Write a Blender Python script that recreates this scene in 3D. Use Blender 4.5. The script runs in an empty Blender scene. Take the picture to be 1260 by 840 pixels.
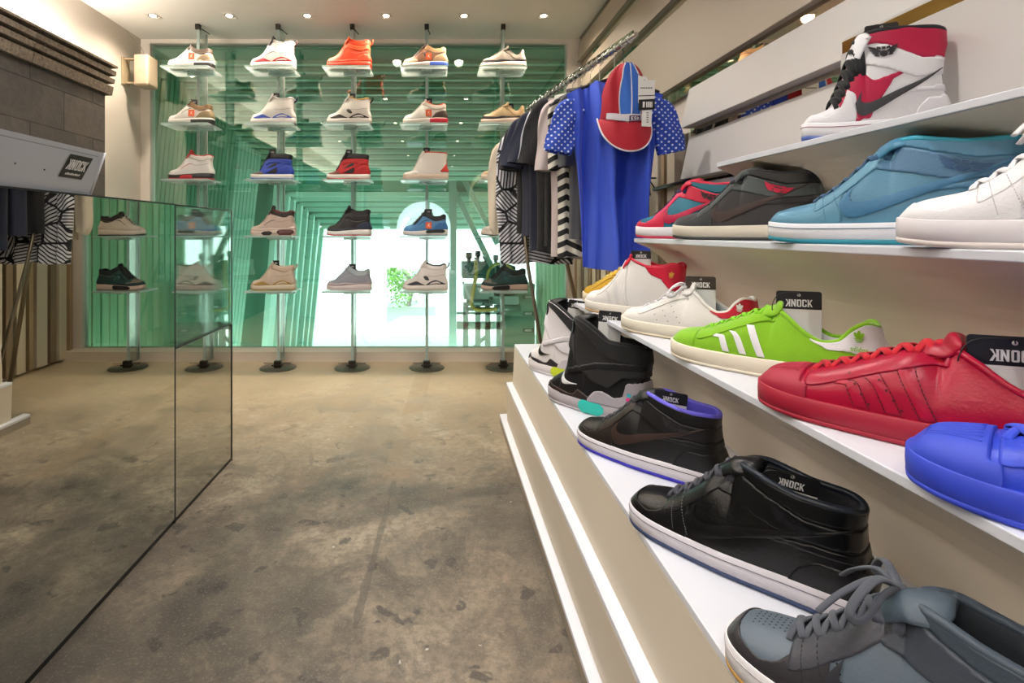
import bpy, math, random
import numpy as np
from mathutils import Vector, Matrix
from mathutils.geometry import tessellate_polygon
random.seed(7)
RNG = np.random.RandomState(5)
sc = bpy.context.scene
COL = sc.collection
PI = math.pi

# ------------------------------------------------------------------ camera
cam_d = bpy.data.cameras.new('camera'); cam = bpy.data.objects.new('camera', cam_d); COL.objects.link(cam)
cam.location = (0, 0, 0.9); cam.rotation_euler = (PI/2, 0, 0)
cam_d.sensor_width = 36; cam_d.lens = 640/1260*36
cam_d.shift_x = (630-540)/1260; cam_d.shift_y = (285-420)/1260
cam_d.clip_start = 0.02; cam_d.clip_end = 200
sc.camera = cam
sc.view_settings.view_transform = 'Standard'; sc.view_settings.look = 'None'
sc.view_settings.gamma = 1; sc.view_settings.exposure = .10; sc.view_settings.use_curve_mapping = False
cy = sc.cycles
cy.max_bounces = 12; cy.diffuse_bounces = 5; cy.glossy_bounces = 5; cy.transmission_bounces = 8
cy.transparent_max_bounces = 24; cy.caustics_reflective = False; cy.caustics_refractive = False
cy.sample_clamp_indirect = 4; cy.use_denoising = True

# ------------------------------------------------------------------ materials
def srgb(c):
    if isinstance(c, str):
        c = [int(c[i:i+2], 16)/255 for i in (0, 2, 4)]
    return tuple((x/12.92 if x <= .04045 else ((x+.055)/1.055)**2.4) for x in c)
_m = {}
def M(color, rough=.5, metal=0., bump=0., bscale=400., var=0., vscale=30., coat=0., sheen=0., spec=.5):
    key = (str(color), rough, metal, bump, bscale, var, vscale, coat, sheen, spec)
    if key in _m: return _m[key]
    m = bpy.data.materials.new('surface'); m.use_nodes = True
    nt = m.node_tree; b = nt.nodes['Principled BSDF']
    c = srgb(color) + (1,)
    b.inputs['Base Color'].default_value = c
    b.inputs['Roughness'].default_value = rough; b.inputs['Metallic'].default_value = metal
    b.inputs['Coat Weight'].default_value = coat; b.inputs['Sheen Weight'].default_value = sheen
    b.inputs['Specular IOR Level'].default_value = spec
    tc = nt.nodes.new('ShaderNodeTexCoord')
    if var:
        n = nt.nodes.new('ShaderNodeTexNoise'); n.inputs['Scale'].default_value = vscale; n.inputs['Detail'].default_value = 4
        nt.links.new(tc.outputs['Object'], n.inputs['Vector'])
        mx = nt.nodes.new('ShaderNodeMix'); mx.data_type = 'RGBA'
        mx.inputs[6].default_value = tuple(x*(1-var) for x in c[:3])+(1,)
        mx.inputs[7].default_value = tuple(min(1, x*(1+var)) for x in c[:3])+(1,)
        nt.links.new(n.outputs['Fac'], mx.inputs[0]); nt.links.new(mx.outputs[2], b.inputs['Base Color'])
    if bump:
        n = nt.nodes.new('ShaderNodeTexNoise'); n.inputs['Scale'].default_value = bscale; n.inputs['Detail'].default_value = 3
        nt.links.new(tc.outputs['Object'], n.inputs['Vector'])
        bp = nt.nodes.new('ShaderNodeBump'); bp.inputs['Strength'].default_value = bump; bp.inputs['Distance'].default_value = .002
        nt.links.new(n.outputs['Fac'], bp.inputs['Height']); nt.links.new(bp.outputs['Normal'], b.inputs['Normal'])
    _m[key] = m
    return m
def leather(c, rough=.42): return M(c, rough, bump=.18, bscale=260, var=.06, vscale=25, spec=.34)
def suede(c): return M(c, .9, bump=.35, bscale=600, var=.10, vscale=45, sheen=.3)
def rubber(c): return M(c, .55, var=.03, vscale=20)
def cloth(c, var=.06): return M(c, .9, bump=.15, bscale=900, var=var, vscale=20, sheen=.1)
def emis(color, s):
    m = bpy.data.materials.new('glowing'); m.use_nodes = True; nt = m.node_tree; b = nt.nodes['Principled BSDF']
    b.inputs['Base Color'].default_value = (0.8, .8, .8, 1)
    b.inputs['Emission Color'].default_value = srgb(color)+(1,); b.inputs['Emission Strength'].default_value = s
    return m
def glassmix(tint, gloss_fac, diff_fac=0., diff=(1, 1, 1), gl_rough=.0, fres=True, name='clear'):
    m = bpy.data.materials.new(name); m.use_nodes = True; nt = m.node_tree
    nt.nodes.remove(nt.nodes['Principled BSDF']); out = nt.nodes['Material Output']
    t = nt.nodes.new('ShaderNodeBsdfTransparent'); t.inputs[0].default_value = tuple(tint)+(1,)
    g = nt.nodes.new('ShaderNodeBsdfGlossy'); g.inputs['Roughness'].default_value = gl_rough
    g.inputs['Color'].default_value = (.95, .98, .96, 1)
    mx = nt.nodes.new('ShaderNodeMixShader')
    if fres:
        f = nt.nodes.new('ShaderNodeLayerWeight'); f.inputs['Blend'].default_value = .3
        ma = nt.nodes.new('ShaderNodeMath'); ma.operation = 'MULTIPLY_ADD'
        nt.links.new(f.outputs['Fresnel'], ma.inputs[0]); ma.inputs[1].default_value = .6; ma.inputs[2].default_value = gloss_fac
        ma.use_clamp = True
        nt.links.new(ma.outputs[0], mx.inputs[0])
    else: mx.inputs[0].default_value = gloss_fac
    nt.links.new(t.outputs[0], mx.inputs[1]); nt.links.new(g.outputs[0], mx.inputs[2])
    last = mx
    if diff_fac:
        d = nt.nodes.new('ShaderNodeBsdfDiffuse'); d.inputs[0].default_value = tuple(diff)+(1,)
        tr = nt.nodes.new('ShaderNodeBsdfTranslucent'); tr.inputs[0].default_value = tuple(diff)+(1,)
        a = nt.nodes.new('ShaderNodeMixShader'); a.inputs[0].default_value = .5
        nt.links.new(d.outputs[0], a.inputs[1]); nt.links.new(tr.outputs[0], a.inputs[2])
        m2 = nt.nodes.new('ShaderNodeMixShader'); m2.inputs[0].default_value = diff_fac
        nt.links.new(mx.outputs[0], m2.inputs[1]); nt.links.new(a.outputs[0], m2.inputs[2]); last = m2
    nt.links.new(last.outputs[0], out.inputs[0])
    return m
def nodemat(base_rough=.7):
    m = bpy.data.materials.new('surface'); m.use_nodes = True; nt = m.node_tree
    b = nt.nodes['Principled BSDF']; b.inputs['Roughness'].default_value = base_rough
    tc = nt.nodes.new('ShaderNodeTexCoord')
    return m, nt, b, tc
def N(nt, t, **kw):
    n = nt.nodes.new('ShaderNode'+t)
    for k, v in kw.items():
        if k in n.inputs.keys() if not k.isdigit() else False: n.inputs[k].default_value = v
        else: setattr(n, k, v)
    return n
def mathn(nt, op, a, b=None, c=None, clamp=False):
    n = nt.nodes.new('ShaderNodeMath'); n.operation = op; n.use_clamp = clamp
    for i, v in enumerate((a, b, c)):
        if v is None: continue
        if isinstance(v, (int, float)): n.inputs[i].default_value = v
        else: nt.links.new(v, n.inputs[i])
    return n.outputs[0]
def mixc(nt, f, a, b):
    n = nt.nodes.new('ShaderNodeMix'); n.data_type = 'RGBA'
    for i, v in ((0, f), (6, a), (7, b)):
        if isinstance(v, (int, float)): n.inputs[i].default_value = v
        elif isinstance(v, tuple): n.inputs[i].default_value = v if len(v) == 4 else v+(1,)
        else: nt.links.new(v, n.inputs[i])
    return n.outputs[2]
def ramp(nt, src, stops):
    n = nt.nodes.new('ShaderNodeValToRGB'); cr = n.color_ramp
    while len(cr.elements) < len(stops): cr.elements.new(.5)
    for e, (p, c) in zip(cr.elements, stops):
        e.position = p; e.color = (c if isinstance(c, tuple) else (c, c, c)) + (1,)
    nt.links.new(src, n.inputs[0]); return n.outputs[0]
def noise(nt, vec, scale, detail=6, rough=.6, dist=0.):
    n = nt.nodes.new('ShaderNodeTexNoise'); n.inputs['Scale'].default_value = scale
    n.inputs['Detail'].default_value = detail; n.inputs['Roughness'].default_value = rough; n.inputs['Distortion'].default_value = dist
    nt.links.new(vec, n.inputs['Vector']); return n.outputs['Fac']
def bump(nt, b, h, strength=.3, dist=.005):
    bp = nt.nodes.new('ShaderNodeBump'); bp.inputs['Strength'].default_value = strength; bp.inputs['Distance'].default_value = dist
    nt.links.new(h, bp.inputs['Height']); nt.links.new(bp.outputs['Normal'], b.inputs['Normal'])
def mapping(nt, vec, loc=(0, 0, 0), rot=(0, 0, 0), scale=(1, 1, 1)):
    n = nt.nodes.new('ShaderNodeMapping'); n.inputs['Location'].default_value = loc
    n.inputs['Rotation'].default_value = rot; n.inputs['Scale'].default_value = scale
    nt.links.new(vec, n.inputs['Vector']); return n.outputs[0]

# ------------------------------------------------------------------ mesh helpers
class MB:
    def __init__(s): s.v = []; s.f = []; s.sm = []
    def add(s, vs, fs, smooth=False):
        o = len(s.v); s.v += [tuple(map(float, p)) for p in vs]
        s.f += [tuple(int(i)+o for i in f) for f in fs]; s.sm += [smooth]*len(fs); return s
    def box(s, x0, x1, y0, y1, z0, z1):
        return s.add([(x0, y0, z0), (x1, y0, z0), (x1, y1, z0), (x0, y1, z0), (x0, y0, z1), (x1, y0, z1), (x1, y1, z1), (x0, y1, z1)],
                     [(0, 3, 2, 1), (4, 5, 6, 7), (0, 1, 5, 4), (1, 2, 6, 5), (2, 3, 7, 6), (3, 0, 4, 7)])
    def hexa(s, b, t):  # bottom quad, top quad
        return s.add(list(b)+list(t), [(0, 3, 2, 1), (4, 5, 6, 7), (0, 1, 5, 4), (1, 2, 6, 5), (2, 3, 7, 6), (3, 0, 4, 7)])
    def beam(s, a, b, w, h, up=(0, 0, 1)):
        a = Vector(a); b = Vector(b); d = (b-a).normalized(); u = Vector(up)
        x = d.cross(u)
        if x.length < 1e-4: x = d.cross(Vector((1, 0, 0)))
        x.normalize(); y = x.cross(d)
        x *= w/2; y *= h/2
        return s.hexa([a-x-y, a+x-y, a+x+y, a-x+y], [b-x-y, b+x-y, b+x+y, b-x+y])
    def tube(s, pts, r, n=10, closed=False, flat=1., up=None, caps=True):
        P = [Vector(p) for p in pts]; m = len(P)
        R = r if hasattr(r, '__len__') else [r]*m
        vs = []; prev = None
        for i in range(m):
            if closed: t = P[(i+1) % m]-P[(i-1) % m]
            else: t = P[min(i+1, m-1)]-P[max(i-1, 0)]
            if t.length < 1e-9: t = Vector((0, 0, 1))
            t.normalize()
            if up is not None: ref = Vector(up[i] if hasattr(up[0], '__len__') else up)
            else: ref = prev if prev is not None else (Vector((0, 0, 1)) if abs(t.z) < .9 else Vector((1, 0, 0)))
            u = ref - t*ref.dot(t)
            if u.length < 1e-6: u = t.orthogonal()
            u.normalize(); w = t.cross(u); prev = u
            for k in range(n):
                a = 2*PI*k/n
                vs.append(P[i]+u*(math.sin(a)*R[i]*flat)+w*(math.cos(a)*R[i]))
        fs = []
        for i in range(m if closed else m-1):
            j = (i+1) % m
            for k in range(n):
                k2 = (k+1) % n; fs.append((i*n+k, i*n+k2, j*n+k2, j*n+k))
        s.add(vs, fs, True)
        if caps and not closed:
            o = len(s.v)-m*n
            s.f += [tuple(o+k for k in range(n))[::-1], tuple(o+(m-1)*n+k for k in range(n))]; s.sm += [False, False]
        return s
    def lathe(s, prof, c=(0, 0, 0), n=24, axis='z', smooth=True):
        vs = []; fs = []
        for (r, h) in prof:
            for k in range(n):
                a = 2*PI*k/n; p = (r*math.cos(a), r*math.sin(a), h)
                if axis == 'y': p = (p[0], p[2], p[1])
                if axis == 'x': p = (p[2], p[0], p[1])
                vs.append((p[0]+c[0], p[1]+c[1], p[2]+c[2]))
        for i in range(len(prof)-1):
            for k in range(n):
                k2 = (k+1) % n; fs.append((i*n+k, i*n+k2, (i+1)*n+k2, (i+1)*n+k))
        s.add(vs, fs, smooth); return s
    def prism(s, poly, y0, y1, plane='xz'):
        n = len(poly); vs = []
        for yy in (y0, y1):
            for (a, b) in poly:
                vs.append({'xz': (a, yy, b), 'yz': (yy, a, b), 'xy': (a, b, yy)}[plane])
        fs = [tuple(range(n)), tuple(range(2*n-1, n-1, -1))]
        for i in range(n):
            j = (i+1) % n; fs.append((i, i+n, j+n, j))
        return s.add(vs, fs)
    def grid(s, P, smooth=True, closed_u=False):
        P = np.asarray(P); a, b = P.shape[:2]; fs = []
        for i in range(a-1):
            for j in range(b if closed_u else b-1):
                j2 = (j+1) % b; fs.append((i*b+j, i*b+j2, (i+1)*b+j2, (i+1)*b+j))
        return s.add(P.reshape(-1, 3), fs, smooth)
    def build(s, name, mat, parent=None, loc=None, rot=None, xf=None, bevel=0):
        me = bpy.data.meshes.new(name)
        vs = s.v
        if xf is not None: vs = [tuple(xf @ Vector(p)) for p in vs]
        me.from_pydata(vs, [], s.f); me.polygons.foreach_set('use_smooth', s.sm); me.materials.append(mat); me.update()
        o = bpy.data.objects.new(name, me); COL.objects.link(o)
        if parent: o.parent = parent
        if loc is not None: o.location = loc
        if rot is not None: o.rotation_euler = rot
        if bevel:
            b = o.modifiers.new('edge', 'BEVEL'); b.width = bevel; b.segments = 2; b.limit_method = 'ANGLE'
        return o
def tag(o, label=None, cat=None, group=None, kind=None):
    if label: o['label'] = label
    if cat: o['category'] = cat
    if group: o['group'] = group
    if kind: o['kind'] = kind
    return o
def empty(name, loc, rz=0, label=None, cat=None, group=None, kind=None):
    o = bpy.data.objects.new(name, None); COL.objects.link(o); o.location = loc; o.rotation_euler = (0, 0, rz)
    o.empty_display_size = .05
    return tag(o, label, cat, group, kind)
def struct(mb, name, mat, **k):
    o = mb.build(name, mat, **k); o['kind'] = 'structure'; return o
def inpoly(px, pz, poly):
    poly = np.asarray(poly, float); n = len(poly); ins = np.zeros(px.shape, bool); j = n-1
    for i in range(n):
        xi, zi = poly[i]; xj, zj = poly[j]
        c = ((zi > pz) != (zj > pz)) & (px < (xj-xi)*(pz-zi)/((zj-zi) if zj != zi else 1e-9)+xi)
        ins ^= c; j = i
    return ins
def catmull(pts, n=8, closed=False):
    P = [np.array(p, float) for p in pts]; out = []; m = len(P)
    rng = range(m) if closed else range(m-1)
    for i in rng:
        g = lambda k: P[k % m] if closed else P[min(max(k, 0), m-1)]
        p0, p1, p2, p3 = g(i-1), g(i), g(i+1), g(i+2)
        for t in np.linspace(0, 1, n, endpoint=False):
            out.append(.5*((2*p1)+(-p0+p2)*t+(2*p0-5*p1+4*p2-p3)*t*t+(-p0+3*p1-3*p2+p3)*t**3))
    if not closed: out.append(P[-1])
    return out
def interp(x, pts, smooth=True):
    pts = np.array(pts, float); xs, ys = pts[:, 0], pts[:, 1]
    if not smooth: return np.interp(x, xs, ys)
    d = np.diff(ys)/np.diff(xs); m = np.zeros(len(xs)); m[0] = d[0]; m[-1] = d[-1]
    for i in range(1, len(xs)-1):
        m[i] = 0 if d[i-1]*d[i] <= 0 else 2*d[i-1]*d[i]/(d[i-1]+d[i])
    x = np.clip(x, xs[0], xs[-1]); k = np.clip(np.searchsorted(xs, x, side='right')-1, 0, len(xs)-2)
    h = xs[k+1]-xs[k]; t = (x-xs[k])/h
    return ((2*t**3-3*t**2+1)*ys[k]+(t**3-2*t**2+t)*h*m[k]+(-2*t**3+3*t**2)*ys[k+1]+(t**3-t**2)*h*m[k+1])

# ------------------------------------------------------------------ lettering
def glyph(ch):
    t = .17
    def r(x0, z0, x1, z1): return [(x0, z0), (x1, z0), (x1, z1), (x0, z1)]
    if ch in 'Kk':
        g = [r(0, 0, t, 1), [(t, .38), (.42, 1), (.62, 1), (t, .12)] if False else [(t, .42), (.40, 1.), (.60, 1.), (.27, .50), (t, .42)][:4]+[(t, .30)],
             [(.20, .56), (.30, .62), (.62, 0), (.42, 0), (.17, .48)]]
        g += [r(-.04, 0, t+.04, .07), r(-.04, .93, t+.04, 1)]
        return g, .62
    if ch == 'N': return [r(0, 0, t, 1), r(.41, 0, .58, 1), [(0, 1), (t, 1), (.58, 0), (.41, 0)], r(-.04, .93, t, 1), r(-.04, 0, t+.04, .07), r(.37, .93, .62, 1)], .60
    if ch == 'O': return [r(0, .08, t, .92), r(.38, .08, .55, .92), [(.0, .92), (.55, .92), (.47, 1), (.08, 1)], [(.08, 0), (.47, 0), (.55, .08), (.55, .14), (0, .14), (0, .08)], r(t, .86, .38, .93)], .55
    if ch == 'C': return [r(0, .08, t, .92), [(.0, .86), (.55, .86), (.55, .92), (.47, 1), (.08, 1), (0, .92)], [(.08, 0), (.47, 0), (.55, .08), (.55, .14), (0, .14), (0, .08)], r(.38, .08, .55, .36), r(.38, .64, .55, .92)], .55
    return [], .4
def knock_word(mb, h, place, thick=.0006):
    """place(u, v, d) -> point;  the shop's wordmark: a mirrored K then NOCK, centred."""
    x = 0; polys = []
    for i, ch in enumerate('KNOCK'):
        g, w = glyph(ch)
        for p in g:
            q = [(w-a if i == 0 else a, b) for a, b in p]
            polys.append([(x+a, b) for a, b in q])
        x += w+.12
    W = x-.12
    for p in polys:
        q = [((a-W/2)*h*.95, (b-.5)*h) for a, b in p]; n = len(q)
        vs = [place(a, b, 0) for a, b in q]+[place(a, b, thick) for a, b in q]
        mb.add(vs, [tuple(range(n)), tuple(range(2*n-1, n-1, -1))]+[(i, i+n, (i+1) % n+n, (i+1) % n) for i in range(n)])
    return W*h*.95

BLACK = M('141416', .45); WHITEP = M('F0EFEC', .6); WORD = M('F6F6F4', .6)
def hang_tag(parent, p, rz, tilt=0., h=.075, w=.047, words=True, brown=False, lean=0.):
    """black headed card with the wordmark, white below; p = bottom centre in the parent's space, faces local -y after rz."""
    xf = Matrix.Translation(p) @ Matrix.Rotation(rz, 4, 'Z') @ Matrix.Rotation(lean, 4, 'X') @ Matrix.Rotation(tilt, 4, 'Y')
    def rr(x0, z0, x1, z1, r, top):
        if top:
            pts = [(x0, z0), (x1, z0)]
            for a in np.linspace(0, PI/2, 5): pts.append((x1-r+r*math.cos(a), z1-r+r*math.sin(a)))
            for a in np.linspace(PI/2, PI, 5): pts.append((x0+r+r*math.cos(a), z1-r+r*math.sin(a)))
        else: pts = [(x0, z0), (x1, z0), (x1, z1), (x0, z1)]
        return pts
    hb = h*.36
    mb = MB(); mb.prism(rr(-w/2, 0, w/2, h-hb, .003, False), -.0005, .0005)
    card = mb.build('hang_tag', WHITEP, parent, xf=xf)
    mb = MB(); mb.prism(rr(-w/2-.0002, h-hb, w/2+.0002, h, .004, True), -.0008, .0008)
    mb.build('tag_header', M('3A2E26', .5) if brown else BLACK, card, xf=xf)
    if words:
        mb = MB(); knock_word(mb, hb*.40, lambda a, b, d: (a, -.0009-d, h-hb*.66+b)); mb.build('shop_lettering', WORD, card, xf=xf)
        mb = MB(); mb.lathe([(0.0001, -.0012), (.0026, -.0012), (.0026, -.0008)], (0, 0, h-hb*.22), 12, 'y'); mb.build('eyelet', M('C9C6BE', .4), card, xf=xf)
        mb = MB(); mb.tube(catmull([(0, -.002, h-hb*.22), (-.006, -.004, h*.98), (-w*.45, -.003, h*.93), (-w*.6, -.002, h*.7), (-w*.55, -.001, h*.45)], 5), .0007, 6)
        mb.build('string', BLACK, card, xf=xf)
    return card

# ------------------------------------------------------------------ shoes
PROFILES = {
 'mid':  dict(fc=.52, top=[(0, .030), (.015, .043), (.05, .056), (.12, .063), (.20, .069), (.28, .084), (.38, .114), (.47, .146), (.52, .157), (.58, .158), (.68, .151), (.80, .145), (.92, .145), (1, .139)]),
 'high': dict(fc=.42, top=[(0, .030), (.015, .042), (.05, .052), (.12, .058), (.19, .066), (.26, .096), (.33, .146), (.39, .188), (.43, .200), (.54, .203), (.66, .202), (.80, .200), (.92, .198), (1, .190)]),
 'tall': dict(fc=.38, top=[(0, .032), (.015, .048), (.05, .066), (.12, .082), (.19, .098), (.25, .130), (.30, .185), (.35, .240), (.39, .256), (.48, .252), (.60, .232), (.74, .205), (.88, .204), (1, .192)]),
 'low':  dict(fc=.55, top=[(0, .028), (.015, .041), (.05, .053), (.12, .059), (.20, .064), (.30, .078), (.42, .098), (.51, .111), (.55, .113), (.61, .103), (.69, .082), (.77, .070), (.84, .074), (.91, .095), (.96, .104), (1, .098)]),
 'sneak': dict(fc=.48, top=[(0, .030), (.015, .042), (.05, .055), (.12, .060), (.20, .068), (.30, .091), (.40, .120), (.46, .138), (.50, .140), (.60, .126), (.72, .112), (.84, .113), (.93, .124), (1, .118)]),
 'hoop': dict(fc=.47, top=[(0, .030), (.015, .044), (.05, .058), (.12, .064), (.20, .072), (.30, .096), (.38, .130), (.44, .160), (.48, .168), (.56, .160), (.70, .148), (.82, .148), (.93, .158), (1, .146)]),
}
WB = [(0, 0), (.05, .0145), (.10, .0262), (.18, .0385), (.27, .0455), (.38, .0490), (.48, .0495), (.56, .046), (.66, .040), (.76, .036), (.85, .033), (.93, .024), (.97, .015), (1, 0)]
class Shoe:
    def __init__(s, name, label, loc, rz, prof='mid', L=.31, NX=120, NS=36, group=None, cat='sneaker', zs=.030, ws=1., hs=1., sole='cup', toe_lift=.006, fwd=0., pinch=.0):
        s.root = empty(name, loc, rz, label, cat, group); s.L = L; s.NX = NX; s.NS = NS; s.zs0 = zs; s.ws = ws
        s.pr = PROFILES[prof]; s.fc = s.pr['fc']; s.sole = sole; s.tl = toe_lift; s.hs = hs
        u = np.linspace(0, 1, NX+1); s.u = u; f = (1-np.cos(PI*u))/2; s.f = f
        wb = interp(u, WB)*ws*(L/.31); s.wb = wb
        zt = interp(np.arccos(1-2*np.clip(f, 0, 1))/PI, [(math.acos(1-2*a)/PI, b*hs) for a, b in s.pr['top']])
        zs = s.zs_f(f); zt = np.maximum(zt, zs+.0005); s.zt = zt; s.zs = zs
        fm = (s.fc+1)/2; fr = (1-s.fc)/2
        wc = np.where(f > s.fc, .0365*ws*(L/.31)*np.clip(1-np.abs((f-fm)/fr)**2.7, 0, 1)**(1/2.3), 0); wc = np.minimum(wc, wb*.95); s.wc = wc
        k = np.clip((f-(s.fc-.12))/.2, 0, 1); k = k*k*(3-2*k)
        th = np.linspace(0, PI/2, NS+1); n = 2.5
        cy_ = np.cos(th)**(2/n); cz_ = np.sin(th)**(2/n); lin = th/(PI/2)
        cy_[-1] = 0
        P = np.zeros((NX+1, 2, NS+1, 3))
        ssm = lin*lin*(3-2*lin)
        for i in range(NX+1):
            yc = wc[i]+(wb[i]-wc[i])*cy_
            bul = 1-ssm*.9-.1*lin
            yo = wc[i]+(wb[i]-wc[i])*bul + .0035*np.sin(PI*lin)*(wb[i] > .01) - pinch*np.exp(-((lin-.62)/.22)**2)*min(1, wb[i]/.03)
            y = (1-k[i])*yc+k[i]*yo; y[-1] = wc[i]
            zz = zs[i]+(zt[i]-zs[i])*((1-k[i])*cz_+k[i]*lin)
            xx = np.full(NS+1, f[i]*L)
            hw = np.clip((f[i]-.72)/.28, 0, 1)**2
            xx = xx+hw*(-.010*np.sin(np.clip((zz-.05)/.09, 0, 1.3)*PI*.75)+.004*np.sin(np.clip((zz-.03)/.05, 0, 1)*PI))
            tw = np.clip(1-f[i]/.1, 0, 1)
            xx = xx+tw*.003*(zz-zs[i])/.03
            if fwd: xx = xx-fwd*np.clip((zz-.10)/.15, 0, 1.2)*(1-f[i]*.6)
            for q, sg in enumerate((-1, 1)):
                P[i, q, :, 0] = xx; P[i, q, :, 1] = sg*y; P[i, q, :, 2] = zz
        s.P = P
        # quads
        s.Q = {}
        for q in (0, 1):
            G = P[:, q]; c = (G[:-1, :-1]+G[1:, :-1]+G[:-1, 1:]+G[1:, 1:])/4
            du = G[1:, :-1]-G[:-1, :-1]+G[1:, 1:]-G[:-1, 1:]; dv = G[:-1, 1:]-G[:-1, :-1]+G[1:, 1:]-G[1:, :-1]
            nn = np.cross(du, dv); 
            if q == 1: nn = -nn
            s.Q[q] = (c, nn)
        # vertex normals
        s.VN = np.zeros_like(P)
        for q in (0, 1):
            c, nn = s.Q[q]; V = np.zeros(P[:, q].shape)
            V[:-1, :-1] += nn; V[1:, :-1] += nn; V[:-1, 1:] += nn; V[1:, 1:] += nn
            V /= np.maximum(np.linalg.norm(V, axis=-1, keepdims=True), 1e-9); s.VN[:, q] = V
        mid = (s.wc < 1e-6)
        V = s.VN[:, 0, -1]+s.VN[:, 1, -1]; V[:, 1] = 0; V /= np.maximum(np.linalg.norm(V, axis=-1, keepdims=True), 1e-9)
        s.VN[mid, 0, -1] = V[mid]; s.VN[mid, 1, -1] = V[mid]
        for e in (0, -1):
            V = np.zeros((NS+1, 3)); V[:, 0] = -1 if e == 0 else 1
            s.VN[e, 0] = V; s.VN[e, 1] = V
        if (s.Q[0][0][NX//3, NS//3, 1]*s.Q[0][1][NX//3, NS//3, 1]) < 0: s.VN *= -1; s.VN[0, :, :, 0] = -1; s.VN[-1, :, :, 0] = 1
    def zs_f(s, f):
        f = np.asarray(f, float)
        lift = s.tl*np.clip(1-f/.22, 0, 1)**2
        if s.sole == 'air': return s.zs0*(.80+.36*np.clip((f-.25)/.5, 0, 1))+lift
        return s.zs0*(1+.12*np.clip((f-.4)/.6, 0, 1))+lift
    def fz(s, q):
        c, _ = s.Q[q]; F = ((s.f[:-1]+s.f[1:])/2)[:, None]*np.ones((1, s.NS)); return F, c[..., 2], c[..., 1]
    def upper(s, mat, name='upper'):
        mb = MB()
        for q in (0, 1):
            G = s.P[:, q] if q == 0 else s.P[:, q][:, ::-1]
            G2 = G
            a, b = G2.shape[:2]; fs = []
            for i in range(a-1):
                for j in range(b-1): fs.append((i*b+j, (i+1)*b+j, (i+1)*b+j+1, i*b+j+1))
            mb.add(G2.reshape(-1, 3), fs, True)
        o = mb.build(name, mat, s.root)
        return o
    def panel(s, name, mat, pred, off=.0013, sides=(0, 1), parent=None, smooth=4):
        """pred(F, z, |y|, depth-below-top) -> bool over quads; a raised panel on the upper"""
        vid = {}; V = []; Nn = []; faces = []
        key_mid = s.wc < 1e-6
        def gid(i, q, j):
            if j == s.NS and key_mid[i]: k = (i, 0, j)
            elif i in (0, s.NX): k = (i, 0, j)
            else: k = (i, q, j)
            if k not in vid: vid[k] = len(V); V.append(s.P[k]); Nn.append(s.VN[k])
            return vid[k]
        zt = ((s.zt[:-1]+s.zt[1:])/2)[:, None]
        for q in sides:
            F, z, y = s.fz(q); m = pred(F, z, np.abs(y), zt-z)
            for i, j in zip(*np.nonzero(m)):
                ids = [gid(i, q, j), gid(i+1, q, j), gid(i+1, q, j+1), gid(i, q, j+1)]
                if q == 1: ids = ids[::-1]
                r = []
                for a in ids:
                    if not r or r[-1] != a: r.append(a)
                if r[0] == r[-1]: r = r[:-1]
                if len(r) >= 3: faces.append(r)
        if not faces: return None
        V = np.array(V); Nn = np.array(Nn)
        edges = {}
        for fc in faces:
            for a, b in zip(fc, fc[1:]+fc[:1]):
                k = (min(a, b), max(a, b)); edges.setdefault(k, []).append((a, b))
        be = [e[0] for e in edges.values() if len(e) == 1]
        nb = {}
        for a, b in be: nb.setdefault(a, []).append(b); nb.setdefault(b, []).append(a)
        for _ in range(smooth):
            W = V.copy()
            for a, l in nb.items():
                if len(l) == 2: W[a] = V[a]*.4+(V[l[0]]+V[l[1]])*.3
            V = W
        top = V+Nn*off
        mb = MB(); n = len(V); vs = list(top); fs = [tuple(f) for f in faces]; bm = {}
        for a in nb: bm[a] = len(vs); vs.append(V[a]-Nn[a]*.0008)
        for a, b in be: fs.append((b, a, bm[a], bm[b]))
        mb.add(vs, fs, True)
        return mb.build(name, mat, parent or s.root)
    def sp(s, f, z, q=0, off=.0016):
        """point on side q at fraction f, height z"""
        u = math.acos(1-2*min(max(f, 0), 1))/PI*s.NX; i = min(int(u), s.NX-1); t = u-i
        R = s.P[i, q]*(1-t)+s.P[i+1, q]*t; NV = s.VN[i, q]*(1-t)+s.VN[i+1, q]*t
        zz = R[:, 2]; j = int(np.clip(np.searchsorted(zz, z)-1, 0, s.NS-1)); d = zz[j+1]-zz[j]
        w = min(max((z-zz[j])/d if d > 1e-9 else 0, 0), 1)
        p = R[j]*(1-w)+R[j+1]*w; nv = NV[j]*(1-w)+NV[j+1]*w; nv = nv/max(np.linalg.norm(nv), 1e-9)
        return p+nv*off
    def ribbon(s, name, mat, A, B, n=24, m=4, off=.0018, sides=(0, 1), parent=None, curve=True):
        A = catmull(A, n) if curve else A; B = catmull(B, n) if curve else B
        def res(C, k):
            C = np.array(C); d = np.r_[0, np.cumsum(np.linalg.norm(np.diff(C*np.array([.31, 1]), axis=0), axis=1))]
            t = np.linspace(0, d[-1], k); return np.c_[np.interp(t, d, C[:, 0]), np.interp(t, d, C[:, 1])]
        k = 48; A = res(A, k); B = res(B, k)
        for q in sides:
            mb = MB()
            G = [[s.sp(*(A[i]*(1-j/m)+B[i]*(j/m)), q=q, off=off if 0 < j < m and 0 < i < k-1 else off*.75) for j in range(m+1)] for i in range(k)]
            G = np.array(G)
            if q == 1: G = G[:, ::-1]
            mb.grid(G); o = mb.build(name, mat, parent or s.root)
        return o
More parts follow.
